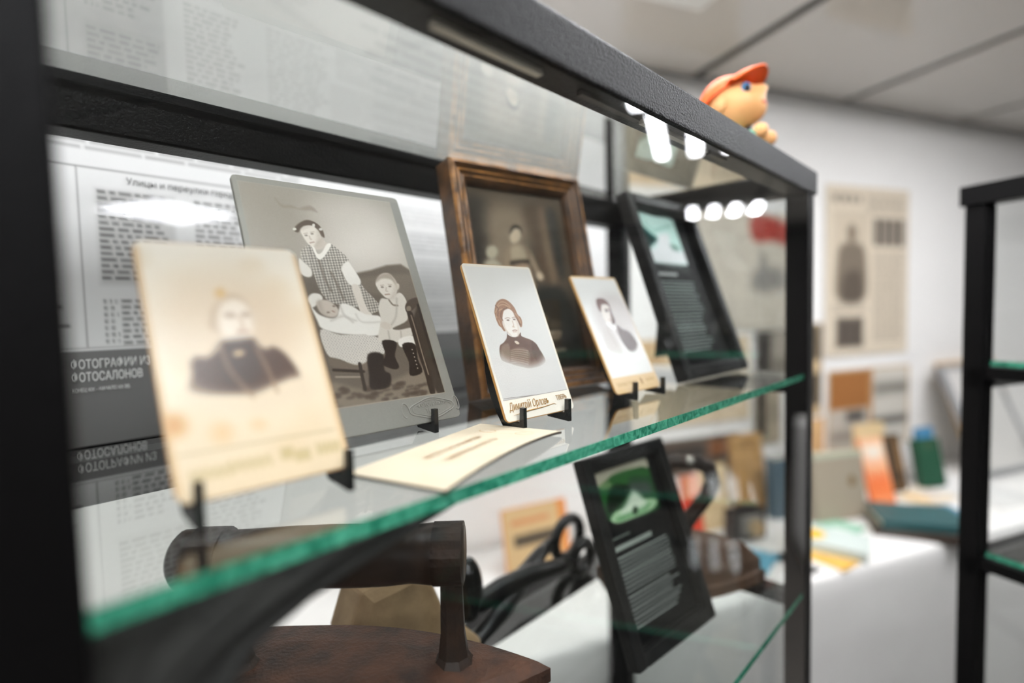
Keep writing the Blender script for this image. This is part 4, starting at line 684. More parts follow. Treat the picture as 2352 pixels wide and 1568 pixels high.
# card lying on its face, printed back upwards, slightly bowed
def lying_card():
    k = Ink(120, 2.0, (208, 192, 168)); ink = (182, 140, 98); k.blotch(10, (200, 182, 156), .08, .2, .4, 3)
    for n, (u0, u1, v) in enumerate([(.3, .75, .32), (.38, .62, .62), (.3, .7, .72), (.4, .6, .8)]): k.lines(u0, u1, v, v+.05, .05, ink, 40+n, .25, .1)
    for s_ in (-1, 1): k.line([(.5+s_*(.2+.12*math.cos(t)*(1-t/8)), .28+.09*math.sin(t)*(1-t/9)) for t in [i*.5 for i in range(11)]], ink, .008, .7, .012)
    k.line([(.2+.6*i/12, .22-.06*math.sin(math.pi*i/12)) for i in range(13)], ink, .008, .6, .01)
    w, h = 0.0555, 0.111
    t = thing('photo_card', 'cream card lying face down beside the faded portrait, faint ornate print upwards', 'photograph', (-0.1055, 0.0505, 0.0), 0.0, 'old photographs on the glass shelf')
    o = MB().prism(rrect(w, h, 0.0012), 'y', 0.0, 0.0012); p = k.sheet('print', w, matt_print, t, y=-0.0002, corner=0.0012, inset=0.0003)
    B = MB(); n = 16
    for yy in (0.0, 0.0012): B.v += [(w*i/n, yy, h*j/n) for j in range(n+1) for i in range(n+1)]
    q = (n+1)**2; F = []
    for j in range(n):
        for i in range(n):
            a = j*(n+1)+i; F += [(a, a+1, a+n+2, a+n+1), (q+a, q+a+n+1, q+a+n+2, q+a+1)]
    for i in range(n):
        F += [(i, q+i, q+i+1, i+1), (n*(n+1)+i, n*(n+1)+i+1, q+n*(n+1)+i+1, q+n*(n+1)+i)]; a, b = i*(n+1), (i+1)*(n+1); F += [(a, b, q+b, q+a), (a+n, q+a+n, q+b+n, b+n)]
    B.f = F; s = B.build('card', mat('card_dark_back', (66, 54, 44), 0.5), t)
    # lay the sheet down: sheet x -> across, sheet z -> along; bowed so that the long edges lift
    ex = Vector((0.0145, -0.0565, 0)).normalized(); ez = Vector((0.104, 0.037, 0)); ez = (ez-ex*ez.dot(ex)).normalized()
    for ob in (p, s):
        for vtx in ob.data.vertices:
            x, y, z = vtx.co; f = (x/w-0.5)*2; lift = 0.0015+0.0034*max(0, x/w)**2*math.sin(math.pi*min(1, max(0, z/h)))**0.8+0.0008*(z/h)
            vtx.co = ex*x+ez*z+Vector((0, 0, lift-y))
        ob.data.update()
    ka = mat('pale_gold_ink', (196, 162, 122), 0.5); R = Matrix((ez, -ex, Vector((0, 0, 1)))).transposed().to_4x4()
    for body, size, fx, fz in (('ФОТОГРАФІЯ', 0.0062, 0.022, 0.5), ('МИНСКАГО', 0.0066, 0.034, 0.5)):
        o = text('faint_lettering', body, size, ka, t, (0, 0, 0), (0, 0, 0), align='CENTER', extrude=0.00002, wide=1.15)
        px = fx; sc = Matrix.Scale(1.15, 4, Vector((1, 0, 0)))
        for vtx in o.data.vertices:
            q_ = R @ (sc @ Vector(vtx.co)); xx = px; o_ = ex*xx+ez*(h*fz)
            r = o_+q_; u_ = r.dot(ex); z_ = r.dot(ez); lift = 0.0015+0.0034*max(0, u_/w)**2*math.sin(math.pi*min(1, max(0, z_/h)))**0.8+0.0008*(z_/h)+0.0005
            vtx.co = Vector((r.x, r.y, lift))
        o.scale = (1, 1, 1)
lying_card()

# ------------------------------------------------------------------ carved frame with the old group photograph
def carved_frame():
    w, h = 0.145, 0.2
    t = thing('picture_frame', 'worn brown and gilt wooden picture frame with a dark old photograph', 'picture frame', (0.0573, 0.135, 0.0046), (-0.213, 0, -0.173))
    prof = [(0.0, 0.021), (0.0, 0.001), (0.0015, -0.0015), (0.004, -0.002), (0.0055, -0.0005), (0.0075, 0.0015), (0.0095, 0.0008), (0.012, 0.0028), (0.014, 0.0022), (0.0165, 0.0045), (0.0185, 0.0075), (0.0185, 0.021)]   # (inwards, depth)
    def side(m0, m1, m2, horizontal, name):
        """one mitred moulding: quads between the profile at both corners"""
        B = MB(); pts = []
        for (d, y) in prof: pts.append(((m0[0]+m1[0]*d, y, m0[1]+m1[1]*d), (m0[0]+m2[0]*d+horizontal[0], y, m0[1]+m2[1]*d+horizontal[1])))
        n = len(prof); N = 14; rr = random.Random(name)
        rings = []
        for q in range(N+1):
            f = q/N; rings.append([tuple(Vector(a).lerp(Vector(b), f)+Vector((0, rr.uniform(-1, 1)*0.0003, 0))) for a, b in pts])
        B.loft(rings)
        o = B.build('moulding', gilt, t)
        # worn ridges carry lighter gilt
        o.data.materials.append(gilt_edge)
        for pl in o.data.polygons:
            c = pl.center; e = min(c.x, w-c.x, c.z, h-c.z)
            if 0.0005 < e < 0.0042 or 0.0072 < e < 0.0092 or 0.0122 < e < 0.014: pl.material_index = 1
        return o
    side((0, 0), (1, 1), (1, -1), (0, h), 'l'); side((w, 0), (-1, 1), (-1, -1), (0, h), 'r')
    side((0, h), (1, -1), (-1, -1), (w, 0), 't'); side((0, 0), (1, 1), (-1, 1), (w, 0), 'b')
    MB().box(0.006, w-0.006, 0.0125, 0.0155, 0.006, h-0.006).build('backing', dark_wood, t)
    k = Ink(170, 0.2/0.145, (104, 88, 74)); k.grad(0, 0, 1, 1.41, (116, 99, 83), (76, 65, 56)); k.art('framed_photograph'); k.blotch(10, (70, 60, 52), .03, .1, .3, 6); k.grain(2, 4)
    p = k.sheet('photograph', w, gloss_print, t, y=0.0105)
    n = 0
    bm = bmesh.new(); bm.from_mesh(p.data)
    bmesh.ops.delete(bm, geom=[f for f in bm.faces if not (0.016 < f.calc_center_median().x < w-0.016 and 0.016 < f.calc_center_median().z < h-0.016)], context='FACES'); bm.to_mesh(p.data); bm.free()
    MB().box(0.017, w-0.017, 0.0088, 0.0098, 0.017, h-0.017).build('glass_pane', glass, t)
carved_frame()

# ------------------------------------------------------------------ black information signs
def info_sign(label, loc, yaw, lean, w, h, art, paint):
    t = thing('info_sign', label, 'sign', loc, (-lean, 0, yaw), 'framed black information signs'); bl = mat('black_painted_wood', (26, 25, 24), 0.42, spec=0.3, bump=0.3, bscale=120)
    fwid = 0.0125
    for x0, x1, z0, z1 in ((0, fwid, 0, h), (w-fwid, w, 0, h), (fwid, w-fwid, h-fwid, h), (fwid, w-fwid, 0, fwid)):
        MB().box(x0, x1, 0.0, 0.013, z0, z1).build('frame_side', bl, t, bevel=0.002)
    MB().box(0.004, w-0.004, 0.009, 0.012, 0.004, h-0.004).build('backing', bl, t)
    for q in ((fwid, fwid+0.0025, fwid, h-fwid), (w-fwid-0.0025, w-fwid, fwid, h-fwid), (fwid+0.0025, w-fwid-0.0025, h-fwid-0.0025, h-fwid), (fwid+0.0025, w-fwid-0.0025, fwid, fwid+0.0025)):
        MB().box(q[0], q[1], 0.004, 0.009, q[2], q[3]).build('inner_bead', bl, t)
    k = Ink(230, h/w, (20, 20, 20)); paint(k)
    p = k.sheet('printed_sheet', w, print_mat('sign_print', 0.55, 0.1), t, y=0.0086)
    bm = bmesh.new(); bm.from_mesh(p.data); e = fwid
    bmesh.ops.delete(bm, geom=[f for f in bm.faces if not (e < f.calc_center_median().x < w-e and e < f.calc_center_median().z < h-e)], context='FACES'); bm.to_mesh(p.data); bm.free()
    # easel leg behind
    s, c = math.sin(lean), math.cos(lean)
    a, b = Vector((w*0.5, 0.0135, h*0.62)), Vector((w*0.5, 0.0135+h*0.36, h*0.115))
    MB().prism([(0.0132, h*0.66), (0.0132, h*0.56), (0.05, 0.036), (0.058, 0.036)], 'x', w*0.38, w*0.62).build('easel_leg', bl, t)
    return t
def paint1(k):
    k.art('waterfall_sign'); k.rect(.70, .1, 1, .55, (20, 20, 20), .01)
    k.rect(.15, .525, .70, .60, (74, 76, 74), .01, .7); k.rect(.15, .60, .47, .627, (206, 210, 206), .008, .9)
    k.lines(.155, .715, .66, .95, .0265, (206, 222, 214), 61, 1, .12, .3, False); k.lines(.14, .70, .955, 1.21, .0265, (206, 222, 214), 62, 1, .2, .3, False)
def paint2(k):
    k.art('fountain_sign'); k.rect(.80, .1, 1, .52, (20, 20, 20), .01); k.rect(.16, .595, .36, .607, (140, 150, 140), .006, .8)
    k.rect(.15, .655, .60, .69, (170, 178, 168), .006, .85); k.lines(.16, .80, .72, .985, .0285, (216, 224, 216), 63, 1, .1, .28, False); k.lines(.15, .79, .985, 1.22, .0285, (216, 224, 216), 64, 1, .2, .28, False)
info_sign('black framed sign with a pale green waterfall picture above white text', (0.243, 0.056, 0.0047), -0.034, 0.345, 0.139, 0.197, None, paint1)
info_sign('black framed sign with a dark green fountain picture above white text', (0.154, 0.057, -0.2303), -0.094, 0.347, 0.126, 0.179, None, paint2)

# ------------------------------------------------------------------ things on the lower shelf
SH = -0.235
def boat(L0, L1, wid, z, n=28, k=1.0):
    """closed outline of an iron sole: square heel at -L0, point at +L1"""
    p = []
    for i in range(n+1):
        t = i/n; x = -L0+(L0+L1)*t; y = wid*(1-max(0, (t-0.25)/0.75)**2.1)*min(1, (t+0.02)*14)**0.35; p.append((x*k, y*k, z))
    return p+[(x, -y, z) for x, y, _ in p[-2:0:-1]]+[]
def flat_iron():
    t = thing('flat_iron', 'large rusty coal iron with a thick dark wooden bar handle', 'iron', (-0.071, 0.117, SH), -0.806)
    B = MB(); B.loft([boat(0.085, 0.118, 0.047, 0.0005), boat(0.085, 0.118, 0.047, 0.012), boat(0.082, 0.113, 0.044, 0.016), boat(0.082, 0.113, 0.044, 0.084), boat(0.085, 0.118, 0.047, 0.088), boat(0.085, 0.118, 0.047, 0.096), boat(0.08, 0.110, 0.042, 0.1005), boat(0.05, 0.06, 0.02, 0.1035)])
    B.build('body', rust, t)
    for x, dx in ((0.061, 0.0), (-0.066, -0.012)):
        B = MB(); rings = []
        for z, r, o in ((0.1, 0.0125, 0), (0.106, 0.0085, 0), (0.12, 0.0068, .2), (0.15, 0.0062, .8), (0.172, 0.0062, 1)):
            rings.append([(x+dx*o+r*1.1*math.cos(a), r*math.sin(a), z) for a in [math.pi/4*k+math.pi/8 for k in range(8)]])
        B.loft(rings).build('post', dark_iron, t)
    R = [0.0135, 0.0165, 0.0168, 0.0168, 0.0158, 0.0162, 0.0172, 0.0176, 0.0176, 0.0172, 0.016, 0.0165, 0.0172, 0.0172, 0.016]
    X = [-0.098, -0.095, -0.088, -0.072, -0.068, -0.055, -0.03, -0.01, 0.01, 0.025, 0.038, 0.044, 0.05, 0.066, 0.069]
    MB().tube([(x, 0, 0.167) for x in X], R, 24).build('handle', dark_wood, t, smooth=True)
    for x in (-0.078, 0.06): MB().tube([(x-0.0085, 0, 0.167), (x+0.0085, 0, 0.167)], 0.0179, 24).build('collar', dark_iron, t)
    MB().tube([(-0.082, 0.0, 0.06), (-0.091, 0, 0.062)], 0.011, 14).build('air_hole_rim', rust, t)
flat_iron()
def arch_iron():
    t = thing('flat_iron', 'brown coal iron with a tall hooked metal handle behind the fountain sign', 'iron', (0.318, 0.106, SH), -0.75)
    B = MB(); B.loft([boat(0.085, 0.1, 0.04, 0.0005), boat(0.085, 0.1, 0.04, 0.012), boat(0.08, 0.095, 0.037, 0.014), boat(0.08, 0.094, 0.036, 0.026), boat(0.072, 0.075, 0.03, 0.044), boat(0.05, 0.045, 0.022, 0.056), boat(0.03, 0.02, 0.012, 0.062)])
    B.build('body', mat('brown_iron', (70, 52, 40), 0.55, 0.1, noise=(40, (104, 76, 54), 0.25), bump=0.5, bscale=300), t, smooth=False)
    path = [(0.006, 0, 0.058), (0.010, 0, 0.07), (0.022, 0, 0.085), (0.034, 0, 0.1), (0.04, 0, 0.115), (0.036, 0, 0.13), (0.022, 0, 0.138), (0.0, 0, 0.139), (-0.03, 0, 0.136), (-0.06, 0, 0.134)]
    MB().tube(path, [.0095, .0085, .008, .0082, .0085, .0085, .0082, .008, .0078, .007], 14).build('handle', dark_iron, t, smooth=True)
    MB().ball((0.012, -0.006, 0.141), 0.0055).build('rivet', mat('bright_rivet', (196, 190, 180), 0.25, 0.6), t, smooth=True)
arch_iron()
def wooden_last():
    t = thing('wooden_block', 'weathered wooden shoe last with dark holes behind the rusty iron', 'wooden last', (0.012, 0.186, SH), -0.12)
    prof = [(-0.05, 0.0005), (0.06, 0.0005), (0.064, 0.03), (0.05, 0.045), (0.03, 0.065), (0.014, 0.105), (-0.004, 0.112), (-0.04, 0.108), (-0.052, 0.075)]
    n = len(prof); rings = []
    for y, k in ((-0.022, .86), (-0.017, 1), (0.017, 1), (0.022, .86)):
        cx, cz = 0.01, 0.045; rings.append([(cx+(x-cx)*k, y, max(0.0005, cz+(z-cz)*k)) for x, z in prof])
    MB().loft(rings).build('body', old_wood, t, bevel=0.003)
    for x, z in ((-0.03, 0.107), (-0.018, 0.109), (-0.012, 0.106)):
        MB().tube([(x, -0.006+0.9*x*0, z-0.004), (x, -0.006, z+0.0035)], 0.0045, 10).build('nail_hole', mat('charred_hole', (18, 14, 11), 0.8), t)
wooden_last()
def shears():
    t = thing('tongs', 'black iron tongs with looped grips lying at the back of the lower shelf', 'tongs', (0.155, 0.199, SH), 0.1)
    m = mat('black_iron', (22, 21, 20), 0.32, 0.2, bump=0.3, bscale=200)
    MB().tube([(-0.1, 0.012, 0.03), (-0.05, 0.008, 0.032), (-0.02, 0.004, 0.034), (0.02, -0.004, 0.036), (0.06, -0.01, 0.03), (0.09, -0.012, 0.022)], [.006, .009, .011, .010, .008, .006], 12).build('arm', m, t, smooth=True)
    MB().tube([(-0.09, -0.012, 0.012), (-0.03, -0.006, 0.02), (0.02, 0.006, 0.03), (0.06, 0.012, 0.038), (0.085, 0.014, 0.04)], [.006, .009, .010, .008, .006], 12).build('arm', m, t, smooth=True)
    for c, r in (((0.118, 0.012, 0.036), 0.028), ((0.11, -0.012, 0.022), 0.02)):
        MB().tube([(c[0]+r*math.cos(a), c[1], max(0.0066, c[2]+r*0.8*math.sin(a))) for a in [2*math.pi*k/20 for k in range(21)]], 0.0065, 10).build('grip_loop', m, t, smooth=True)
    MB().ball((-0.07, -0.002, 0.058), (0.014, 0.012, 0.03)).build('pivot_knob', mat('gloss_black', (14, 14, 14), 0.12), t, smooth=True)
shears()
def dark_stand_in():
    """added dark sheet just inside the front glass, standing in for the dark area under the shelf"""
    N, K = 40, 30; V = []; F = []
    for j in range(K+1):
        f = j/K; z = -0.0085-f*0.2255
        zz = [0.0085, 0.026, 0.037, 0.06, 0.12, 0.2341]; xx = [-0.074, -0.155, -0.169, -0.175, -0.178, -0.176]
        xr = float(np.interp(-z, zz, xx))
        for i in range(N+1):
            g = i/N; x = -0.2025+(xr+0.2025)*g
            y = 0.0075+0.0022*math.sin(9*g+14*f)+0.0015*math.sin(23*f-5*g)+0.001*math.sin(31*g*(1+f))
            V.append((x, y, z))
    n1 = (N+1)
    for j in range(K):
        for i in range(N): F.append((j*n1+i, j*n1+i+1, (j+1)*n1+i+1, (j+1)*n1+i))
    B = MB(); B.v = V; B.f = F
    o = B.build('dark_stand_in', mat('charcoal_sheet', (18, 18, 17), 0.9, noise=(30, (46, 45, 42), 0.25)), None, smooth=True)  # made-up sheet, shaped to the unexplained dark area under the shelf
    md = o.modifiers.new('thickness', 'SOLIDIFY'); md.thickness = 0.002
    tag(o, 'added dark sheet standing in for the dark area under the shelf by the post', 'cloth')
dark_stand_in()

# ------------------------------------------------------------------ rubber toy on top of the case
def toy():
    t = thing('rubber_toy', 'rubber toy boy in an orange cap standing on the glass case', 'toy', (0.343, 0.054, 0.2052), -1.5)
    skin = mat('toy_skin', (252, 188, 122), 0.5); cap = mat('toy_orange', (250, 104, 26), 0.55, spec=0.3); grn = mat('toy_green', (120, 180, 152), 0.5); brn = mat('toy_brown', (122, 104, 84), 0.55)
    def bump(d):
        k = 1.0
        for c, h, s in (((0.97, 0, 0.12), .34, .020), ((0.9, 0.0, -0.36), .16, .06), ((0.78, .48, -0.28), .14, .09), ((0.78, -.48, -0.28), .14, .09), ((0.8, 0, -0.72), .12, .05)):
            v = Vector(c).normalized(); k += h*math.exp(-(1-d.dot(v))/s)
        return k
    H = MB().ball((0, 0, 0), (0.0265, 0.026, 0.0275), 40, 28, bump)
    M = Matrix.Translation((-0.001, 0, 0.0695)) @ Matrix.Rotation(math.radians(-16), 4, 'Y')
    H.xf(M).build('head', skin, t, smooth=True)
    C = MB().ball((0, 0, 0), (0.0292, 0.0288, 0.0285), 36, 24); C.v = [(x, y, max(z, 0.006+0.0*x)) for x, y, z in C.v]
    C.xf(M @ Matrix.Translation((-0.003, 0, 0.0045)) @ Matrix.Rotation(math.radians(-12), 4, 'Y')).build('cap', cap, t, smooth=True)
    rings = []
    for r_, zz in ((0.0, 0.004), (0.6, 0.0035), (1.0, 0.0)):
        pass
    Br = MB(); n = 18; top = []; bot = []
    for i in range(n+1):
        a = -1.25+2.5*i/n; ci, si = math.cos(a), math.sin(a)
        top.append([(0.024*ci, 0.0265*si, 0.012), (0.034*ci+0.004, 0.029*si, 0.0155-0.004*si*si), (0.0395*ci+0.004, 0.030*si, 0.0135-0.006*si*si), (0.0395*ci+0.004, 0.030*si, 0.0112-0.006*si*si), (0.034*ci+0.004, 0.029*si, 0.0128-0.004*si*si), (0.024*ci, 0.0265*si, 0.009)])
    Br.loft(top); Br.xf(M @ Matrix.Translation((0.0, 0, 0.004)) @ Matrix.Rotation(math.radians(-8), 4, 'Y')).build('cap_brim', cap, t, smooth=True)
    for s in (-1, 1):
        p = M @ Vector((0.0205, s*0.0165, 0.0055))
        MB().ball(p, (0.0048, 0.0044, 0.0056)).build('eye', mat('toy_eye_blue', (70, 140, 190), 0.2), t, smooth=True)
        MB().ball(p+Vector((0.002, s*0.0026, -0.001)), (0.003, 0.0026, 0.0032)).build('pupil', mat('toy_pupil', (16, 22, 40), 0.15), t, smooth=True)
        MB().ball(M @ Vector((-0.003, s*0.0262, -0.002)), (0.0055, 0.003, 0.007)).build('ear', skin, t, smooth=True)
    MB().ball(M @ Vector((0.0282, 0, -0.0105)), (0.0035, 0.0085, 0.0028)).build('mouth', mat('toy_mouth', (214, 78, 30), 0.4), t, smooth=True)
    MB().lathe([(0.010, 0.042), (0.0125, 0.046), (0.0125, 0.051), (0.010, 0.055)], 20, (0.002, 0)).build('collar', mat('toy_yellow', (240, 178, 40), 0.45), t, smooth=True)
    MB().ball((0.0165, -0.002, 0.0425), 0.0062).build('button', mat('toy_black', (26, 26, 28), 0.3), t, smooth=True)
    MB().ball((0.0215, -0.005, 0.0435), 0.0028).build('button_shine', mat('toy_white', (230, 226, 220), 0.3), t, smooth=True)
    MB().lathe([(0.0005, 0.0005), (0.021, 0.0005), (0.0225, 0.006), (0.021, 0.018), (0.019, 0.022)], 26).build('trousers', brn, t, smooth=True)
    MB().lathe([(0.019, 0.02), (0.0195, 0.027), (0.017, 0.038), (0.012, 0.046), (0.004, 0.049)], 26).build('jacket', grn, t, smooth=True)
    for s in (-1, 1):
        MB().tube([(0.004, s*0.015, 0.038), (0.012, s*0.0195, 0.033), (0.021, s*0.0185, 0.0325), (0.026, s*0.0165, 0.034)], [.006, .0062, .006, .0055], 12).build('sleeve', grn, t, smooth=True)
        MB().ball((0.0305, s*0.0155, 0.0365), (0.0075, 0.007, 0.0075)).build('hand', skin, t, smooth=True)
        MB().ball((0.013, s*0.011, 0.0052), (0.012, 0.008, 0.005)).build('shoe', mat('toy_shoe', (70, 60, 52), 0.45), t, smooth=True)
toy()

# ------------------------------------------------------------------ sheets pinned to the far wall
def wall_sheet(name, label, cat, a0, a1, z0, z1, paint, tone=(214, 200, 178), nx=90, tilt=0.0, group='sheets pinned to the white wall', off=0.004):
    w = a1-a0; t = thing(name, label, cat, RW(a0, WALLB-off-0.002, z0), (0, tilt, RZ), group)
    k = Ink(nx, (z1-z0)/w, tone); paint(k)
    MB().box(0, w, 0.0, 0.002, 0, z1-z0).build('paper', paper_white, t); k.sheet('print', w, matt_print, t, y=-0.0004); return t
ink = (92, 84, 74)
def p_news(k):
    k.lines(.08, .42, .07, .14, .07, (84, 76, 66), 1, .9, .1, .8); k.lines(.48, .95, .06, .22, .03, ink, 2, .5, .1)
    k.rect(.08, .2, .5, .9, (196, 182, 160), .01, .8); k.poly([(.13, .9), (.13, .62), (.16, .5), (.25, .455), (.35, .455), (.44, .5), (.47, .62), (.47, .9), (.3, .96)], (112, 100, 86), .03, .9); k.poly([(.3+.06*math.cos(x), .38+.075*math.sin(x)) for x in np.arange(8)*.785], (124, 110, 94), .02, .9); k.poly([(.22, .72), (.4, .7), (.42, .92), (.2, .92)], (84, 74, 64), .04, .8)
    for x in (.56, .66, .76, .86): k.rect(x, .25, x+.08, .48, (74, 66, 60), .01, .85)
    k.lines(.56, .95, .52, 1.3, .032, ink, 3, .5, .1); k.lines(.08, .5, .95, 1.05, .03, ink, 4, .5, .1); k.rect(.12, 1.07, .45, 1.32, (96, 86, 76), .02, .9); k.rect(.2, 1.1, .26, 1.3, (52, 46, 42), .02, .8); k.rect(.32, 1.1, .38, 1.3, (52, 46, 42), .02, .8)
wall_sheet('newspaper', 'yellowed newspaper page with a standing figure and portrait row, pinned to wall', 'newspaper', 1.461, 1.868, -0.1, 0.465, p_news)
def p_land(k):
    k.rect(.02, .02, .49, .33, (158, 104, 56), .01); k.rect(.02, .34, .49, .68, (186, 178, 166), .01); k.rect(.22, .36, .42, .44, (52, 48, 46), .04, .9); k.rect(.04, .52, .47, .6, (130, 122, 112), .05, .8)
    k.rect(.53, .02, .97, .68, (206, 200, 188), .01); k.rect(.55, .14, .97, .24, (110, 106, 98), .06, .8); k.rect(.55, .44, .97, .5, (74, 70, 66), .04, .9); k.rect(.49, .0, .525, .7, (176, 128, 76), .004)
wall_sheet('photo_board', 'board with a brown card and grey landscape photographs under the newspaper page', 'photo board', 1.478, 1.884, -0.425, -0.146, p_land, (204, 178, 142))
def p_flag(k):
    k.poly([(.62, .04), (.8, .03), (1.0, .1), (.98, .22), (.82, .2), (.64, .2)], (168, 62, 50), .03); k.rect(.7, .3, .76, .48, (120, 116, 110), .03, .8); k.poly([(.66, .42), (.9, .4), (.92, .55), (.64, .56)], (128, 124, 118), .05, .8)
    k.lines(.06, .55, .05, .9, .06, (170, 162, 150), 6, .6, .2); k.lines(.1, .9, .62, .9, .06, (170, 162, 150), 7, .5, .3)
wall_sheet('poster', 'pale poster with a red flag seen through the end of the glass case', 'poster', 0.884, 1.31, -0.0, 0.36, p_flag, (206, 196, 180))
wall_sheet('poster', 'beige printed sheet above the red flag poster', 'poster', 0.70, 1.1, 0.37, 0.655, lambda k: (k.lines(.06, .94, .06, .62, .05, (160, 146, 126), 8, .5, .2), k.rect(.1, .1, .4, .3, (170, 152, 128), .03, .7)), (202, 190, 168))
wall_sheet('photograph', 'dark grey landscape photograph pinned under the red flag poster', 'photograph', 1.165, 1.34, -0.15, -0.005, lambda k: (k.rect(.0, .0, .35, .83, (54, 50, 46), .1, .9), k.rect(.4, .5, 1, .8, (120, 112, 100), .1, .8)), (168, 158, 144))
wall_sheet('photograph', 'narrow dark photograph strip beside the newspaper page', 'photograph', 1.375, 1.45, -0.29, 0.015, lambda k: (k.rect(.1, .1, .9, 1.6, (70, 62, 52), .1, .8), k.rect(.3, 2.2, .9, 3.6, (58, 52, 44), .1, .8)), (190, 166, 130), 30)
wall_sheet('poster', 'tan printed sheet below the red flag poster', 'poster', 0.70, 1.14, -0.27, -0.015, lambda k: (k.rect(.0, .0, .3, .3, (196, 160, 116), .06, .8), k.lines(.35, .95, .1, .5, .06, (150, 136, 116), 9, .5, .2)), (216, 196, 166))
wall_sheet('poster', 'tan sheet with dark print between the photo board and the grey book', 'poster', 1.35, 1.462, -0.42, -0.3, lambda k: k.lines(.1, .9, .35, .95, .16, (150, 112, 72), 10, .7, .1), (214, 176, 128), 40)

wall_sheet('photograph', 'dark brown sheet low on the wall standing in for a dark item on the table', 'photograph', 0.80, 1.10, -0.415, -0.31, lambda k: (k.rect(.05, .1, .55, .26, (34, 28, 24), .06, .9), k.rect(.6, .05, .95, .2, (150, 92, 52), .06, .8)), (84, 68, 56), 70)  # added in place of a dark brown item lying on the table
wall_sheet('photograph', 'upright grey and black photograph pinned behind the tan newspaper bundle', 'photograph', 1.157, 1.27, -0.36, -0.17, lambda k: (k.rect(.1, .1, .45, 1.5, (52, 46, 40), .1, .9), k.rect(.5, .5, .95, 1.1, (150, 138, 120), .1, .8)), (178, 164, 142), 40)

# ------------------------------------------------------------------ table under the wall, its cloth and the books on it
TZ, TB = -0.52, 0.572
tb = thing('table', 'long wooden table hidden under the white tablecloth', 'table', RW(0.9, 0.79, FLOOR), RZ)
MB().box(-2.0, 2.0, -0.212, 0.212, TZ-FLOOR-0.03, TZ-FLOOR-0.004).build('tabletop', old_wood, tb)
for x in (-1.93, 1.93):
    for y in (-0.19, 0.19): MB().box(x-0.025, x+0.025, y-0.02, y+0.02, 0.0, TZ-FLOOR-0.03).build('leg', old_wood, tb)
def tablecloth():
    B = MB(); prof = [(1.004, TZ-0.0005), (0.9, TZ-0.0005), (0.7, TZ-0.0005), (TB+0.01, TZ-0.0005), (TB+0.002, TZ-0.003), (TB-0.001, TZ-0.012)]+[(TB-0.003, TZ-0.05-0.08*i) for i in range(9)]
    N = 160; n = len(prof)
    for i in range(N+1):
        a = -1.12+4.04*i/N
        for j, (b, z) in enumerate(prof):
            dz = max(0, TZ-z); b2 = b-dz*0.008*(1+math.sin(a*9.0+0.8*math.sin(a*4)))*1.0
            B.v.append((a, b2, max(z, FLOOR+0.02)))
    for i in range(N):
        for j in range(n-1): q = i*n+j; B.f.append((q, q+1, q+n+1, q+n))
    o = B.build('tablecloth', mat('white_cloth', (238, 235, 230), 0.85, noise=(8, (232, 228, 223), 0.3)), None, smooth=True); room_obj(o)
    md = o.modifiers.new('thickness', 'SOLIDIFY'); md.thickness = 0.0015
    tag(o, 'white tablecloth over the long table of books', 'tablecloth')
tablecloth()
BT = TZ+0.001
def book(label, a, b, w, h, th, cover, lying=False, lean=0.2, turn=0.0, z=BT, paint=None, tone=None, name='book', cat='book', spine=True):
    """boards, spine and page block; stands leaning back on its lower edge or lies flat; (a, b) is the lower left front corner, or the centre when lying"""
    g = 'books on the white table'
    if lying: t = thing(name, label, cat, RW(a, b, z), RZ+turn, g); M = Matrix.Rotation(-math.pi/2, 4, 'X'); M = Matrix.Translation((-w/2, -h/2, th)) @ M
    else: t = thing(name, label, cat, RW(a, b, z+th*math.sin(lean)), (-lean, 0, RZ+turn), g); M = Matrix.Identity(4)
    m = mat('cover_%d_%d_%d' % cover, cover, 0.5); bt = min(0.003, th*0.2)
    MB().box(0, w, 0, bt, 0, h).xf(M).build('front_cover', m, t); MB().box(0, w, th-bt, th, 0, h).xf(M).build('back_cover', m, t)
    MB().box(0, bt, bt, th-bt, 0, h).xf(M).build('spine', m, t)
    MB().box(bt, w-0.003, bt, th-bt, 0.003, h-0.003).xf(M).build('pages', mat('pages', (226, 214, 190), 0.8), t)
    if paint:
        k = Ink(60, h/w, tone or cover); paint(k); p = k.sheet('cover_print', w, matt_print, t, y=-0.0005); p.data.transform(M)
    return t
# M for lying: local (x, y, z) -> x stays, cover faces up
book('large grey beige album standing on the table with a round emblem', 1.135, 0.775, 0.165, 0.185, 0.03, (158, 146, 128), lean=0.12, turn=-0.12, paint=lambda k: (k.rect(0, 0, 1, .09, (176, 184, 160), .02, .8), k.poly([(.75+.07*math.cos(x), .5+.09*math.sin(x)) for x in np.arange(8)*.785], (112, 88, 54), .03, .9)))
book('orange and white booklet standing in front of the grey album', 1.372, 0.79, 0.088, 0.2, 0.008, (238, 118, 62), lean=0.26, turn=-0.1, paint=lambda k: (k.grad(0, .25, 1, 2.2, (240, 214, 186), (244, 112, 48)), k.rect(.2, .3, .8, .7, (232, 222, 206), .05, .8), k.rect(.1, 1.95, .95, 2.12, (250, 160, 110), .04, .8), *[k.rect(.08+.12*i, 1.1+.08*(i % 3), .15+.12*i, 1.7, (240, 98, 40), .03, .8) for i in range(7)]), tone=(240, 190, 150))
book('brown and black book standing behind the orange booklet', 1.545, 0.85, 0.075, 0.175, 0.02, (92, 70, 46), lean=0.2, paint=lambda k: (k.rect(.2, .2, .5, 1.9, (36, 30, 26), .08, .9), k.rect(.6, .3, .9, 1.5, (150, 116, 74), .1, .8)))
book('cream book standing behind the brown book', 1.47, 0.9, 0.13, 0.21, 0.012, (222, 196, 150), lean=0.08)
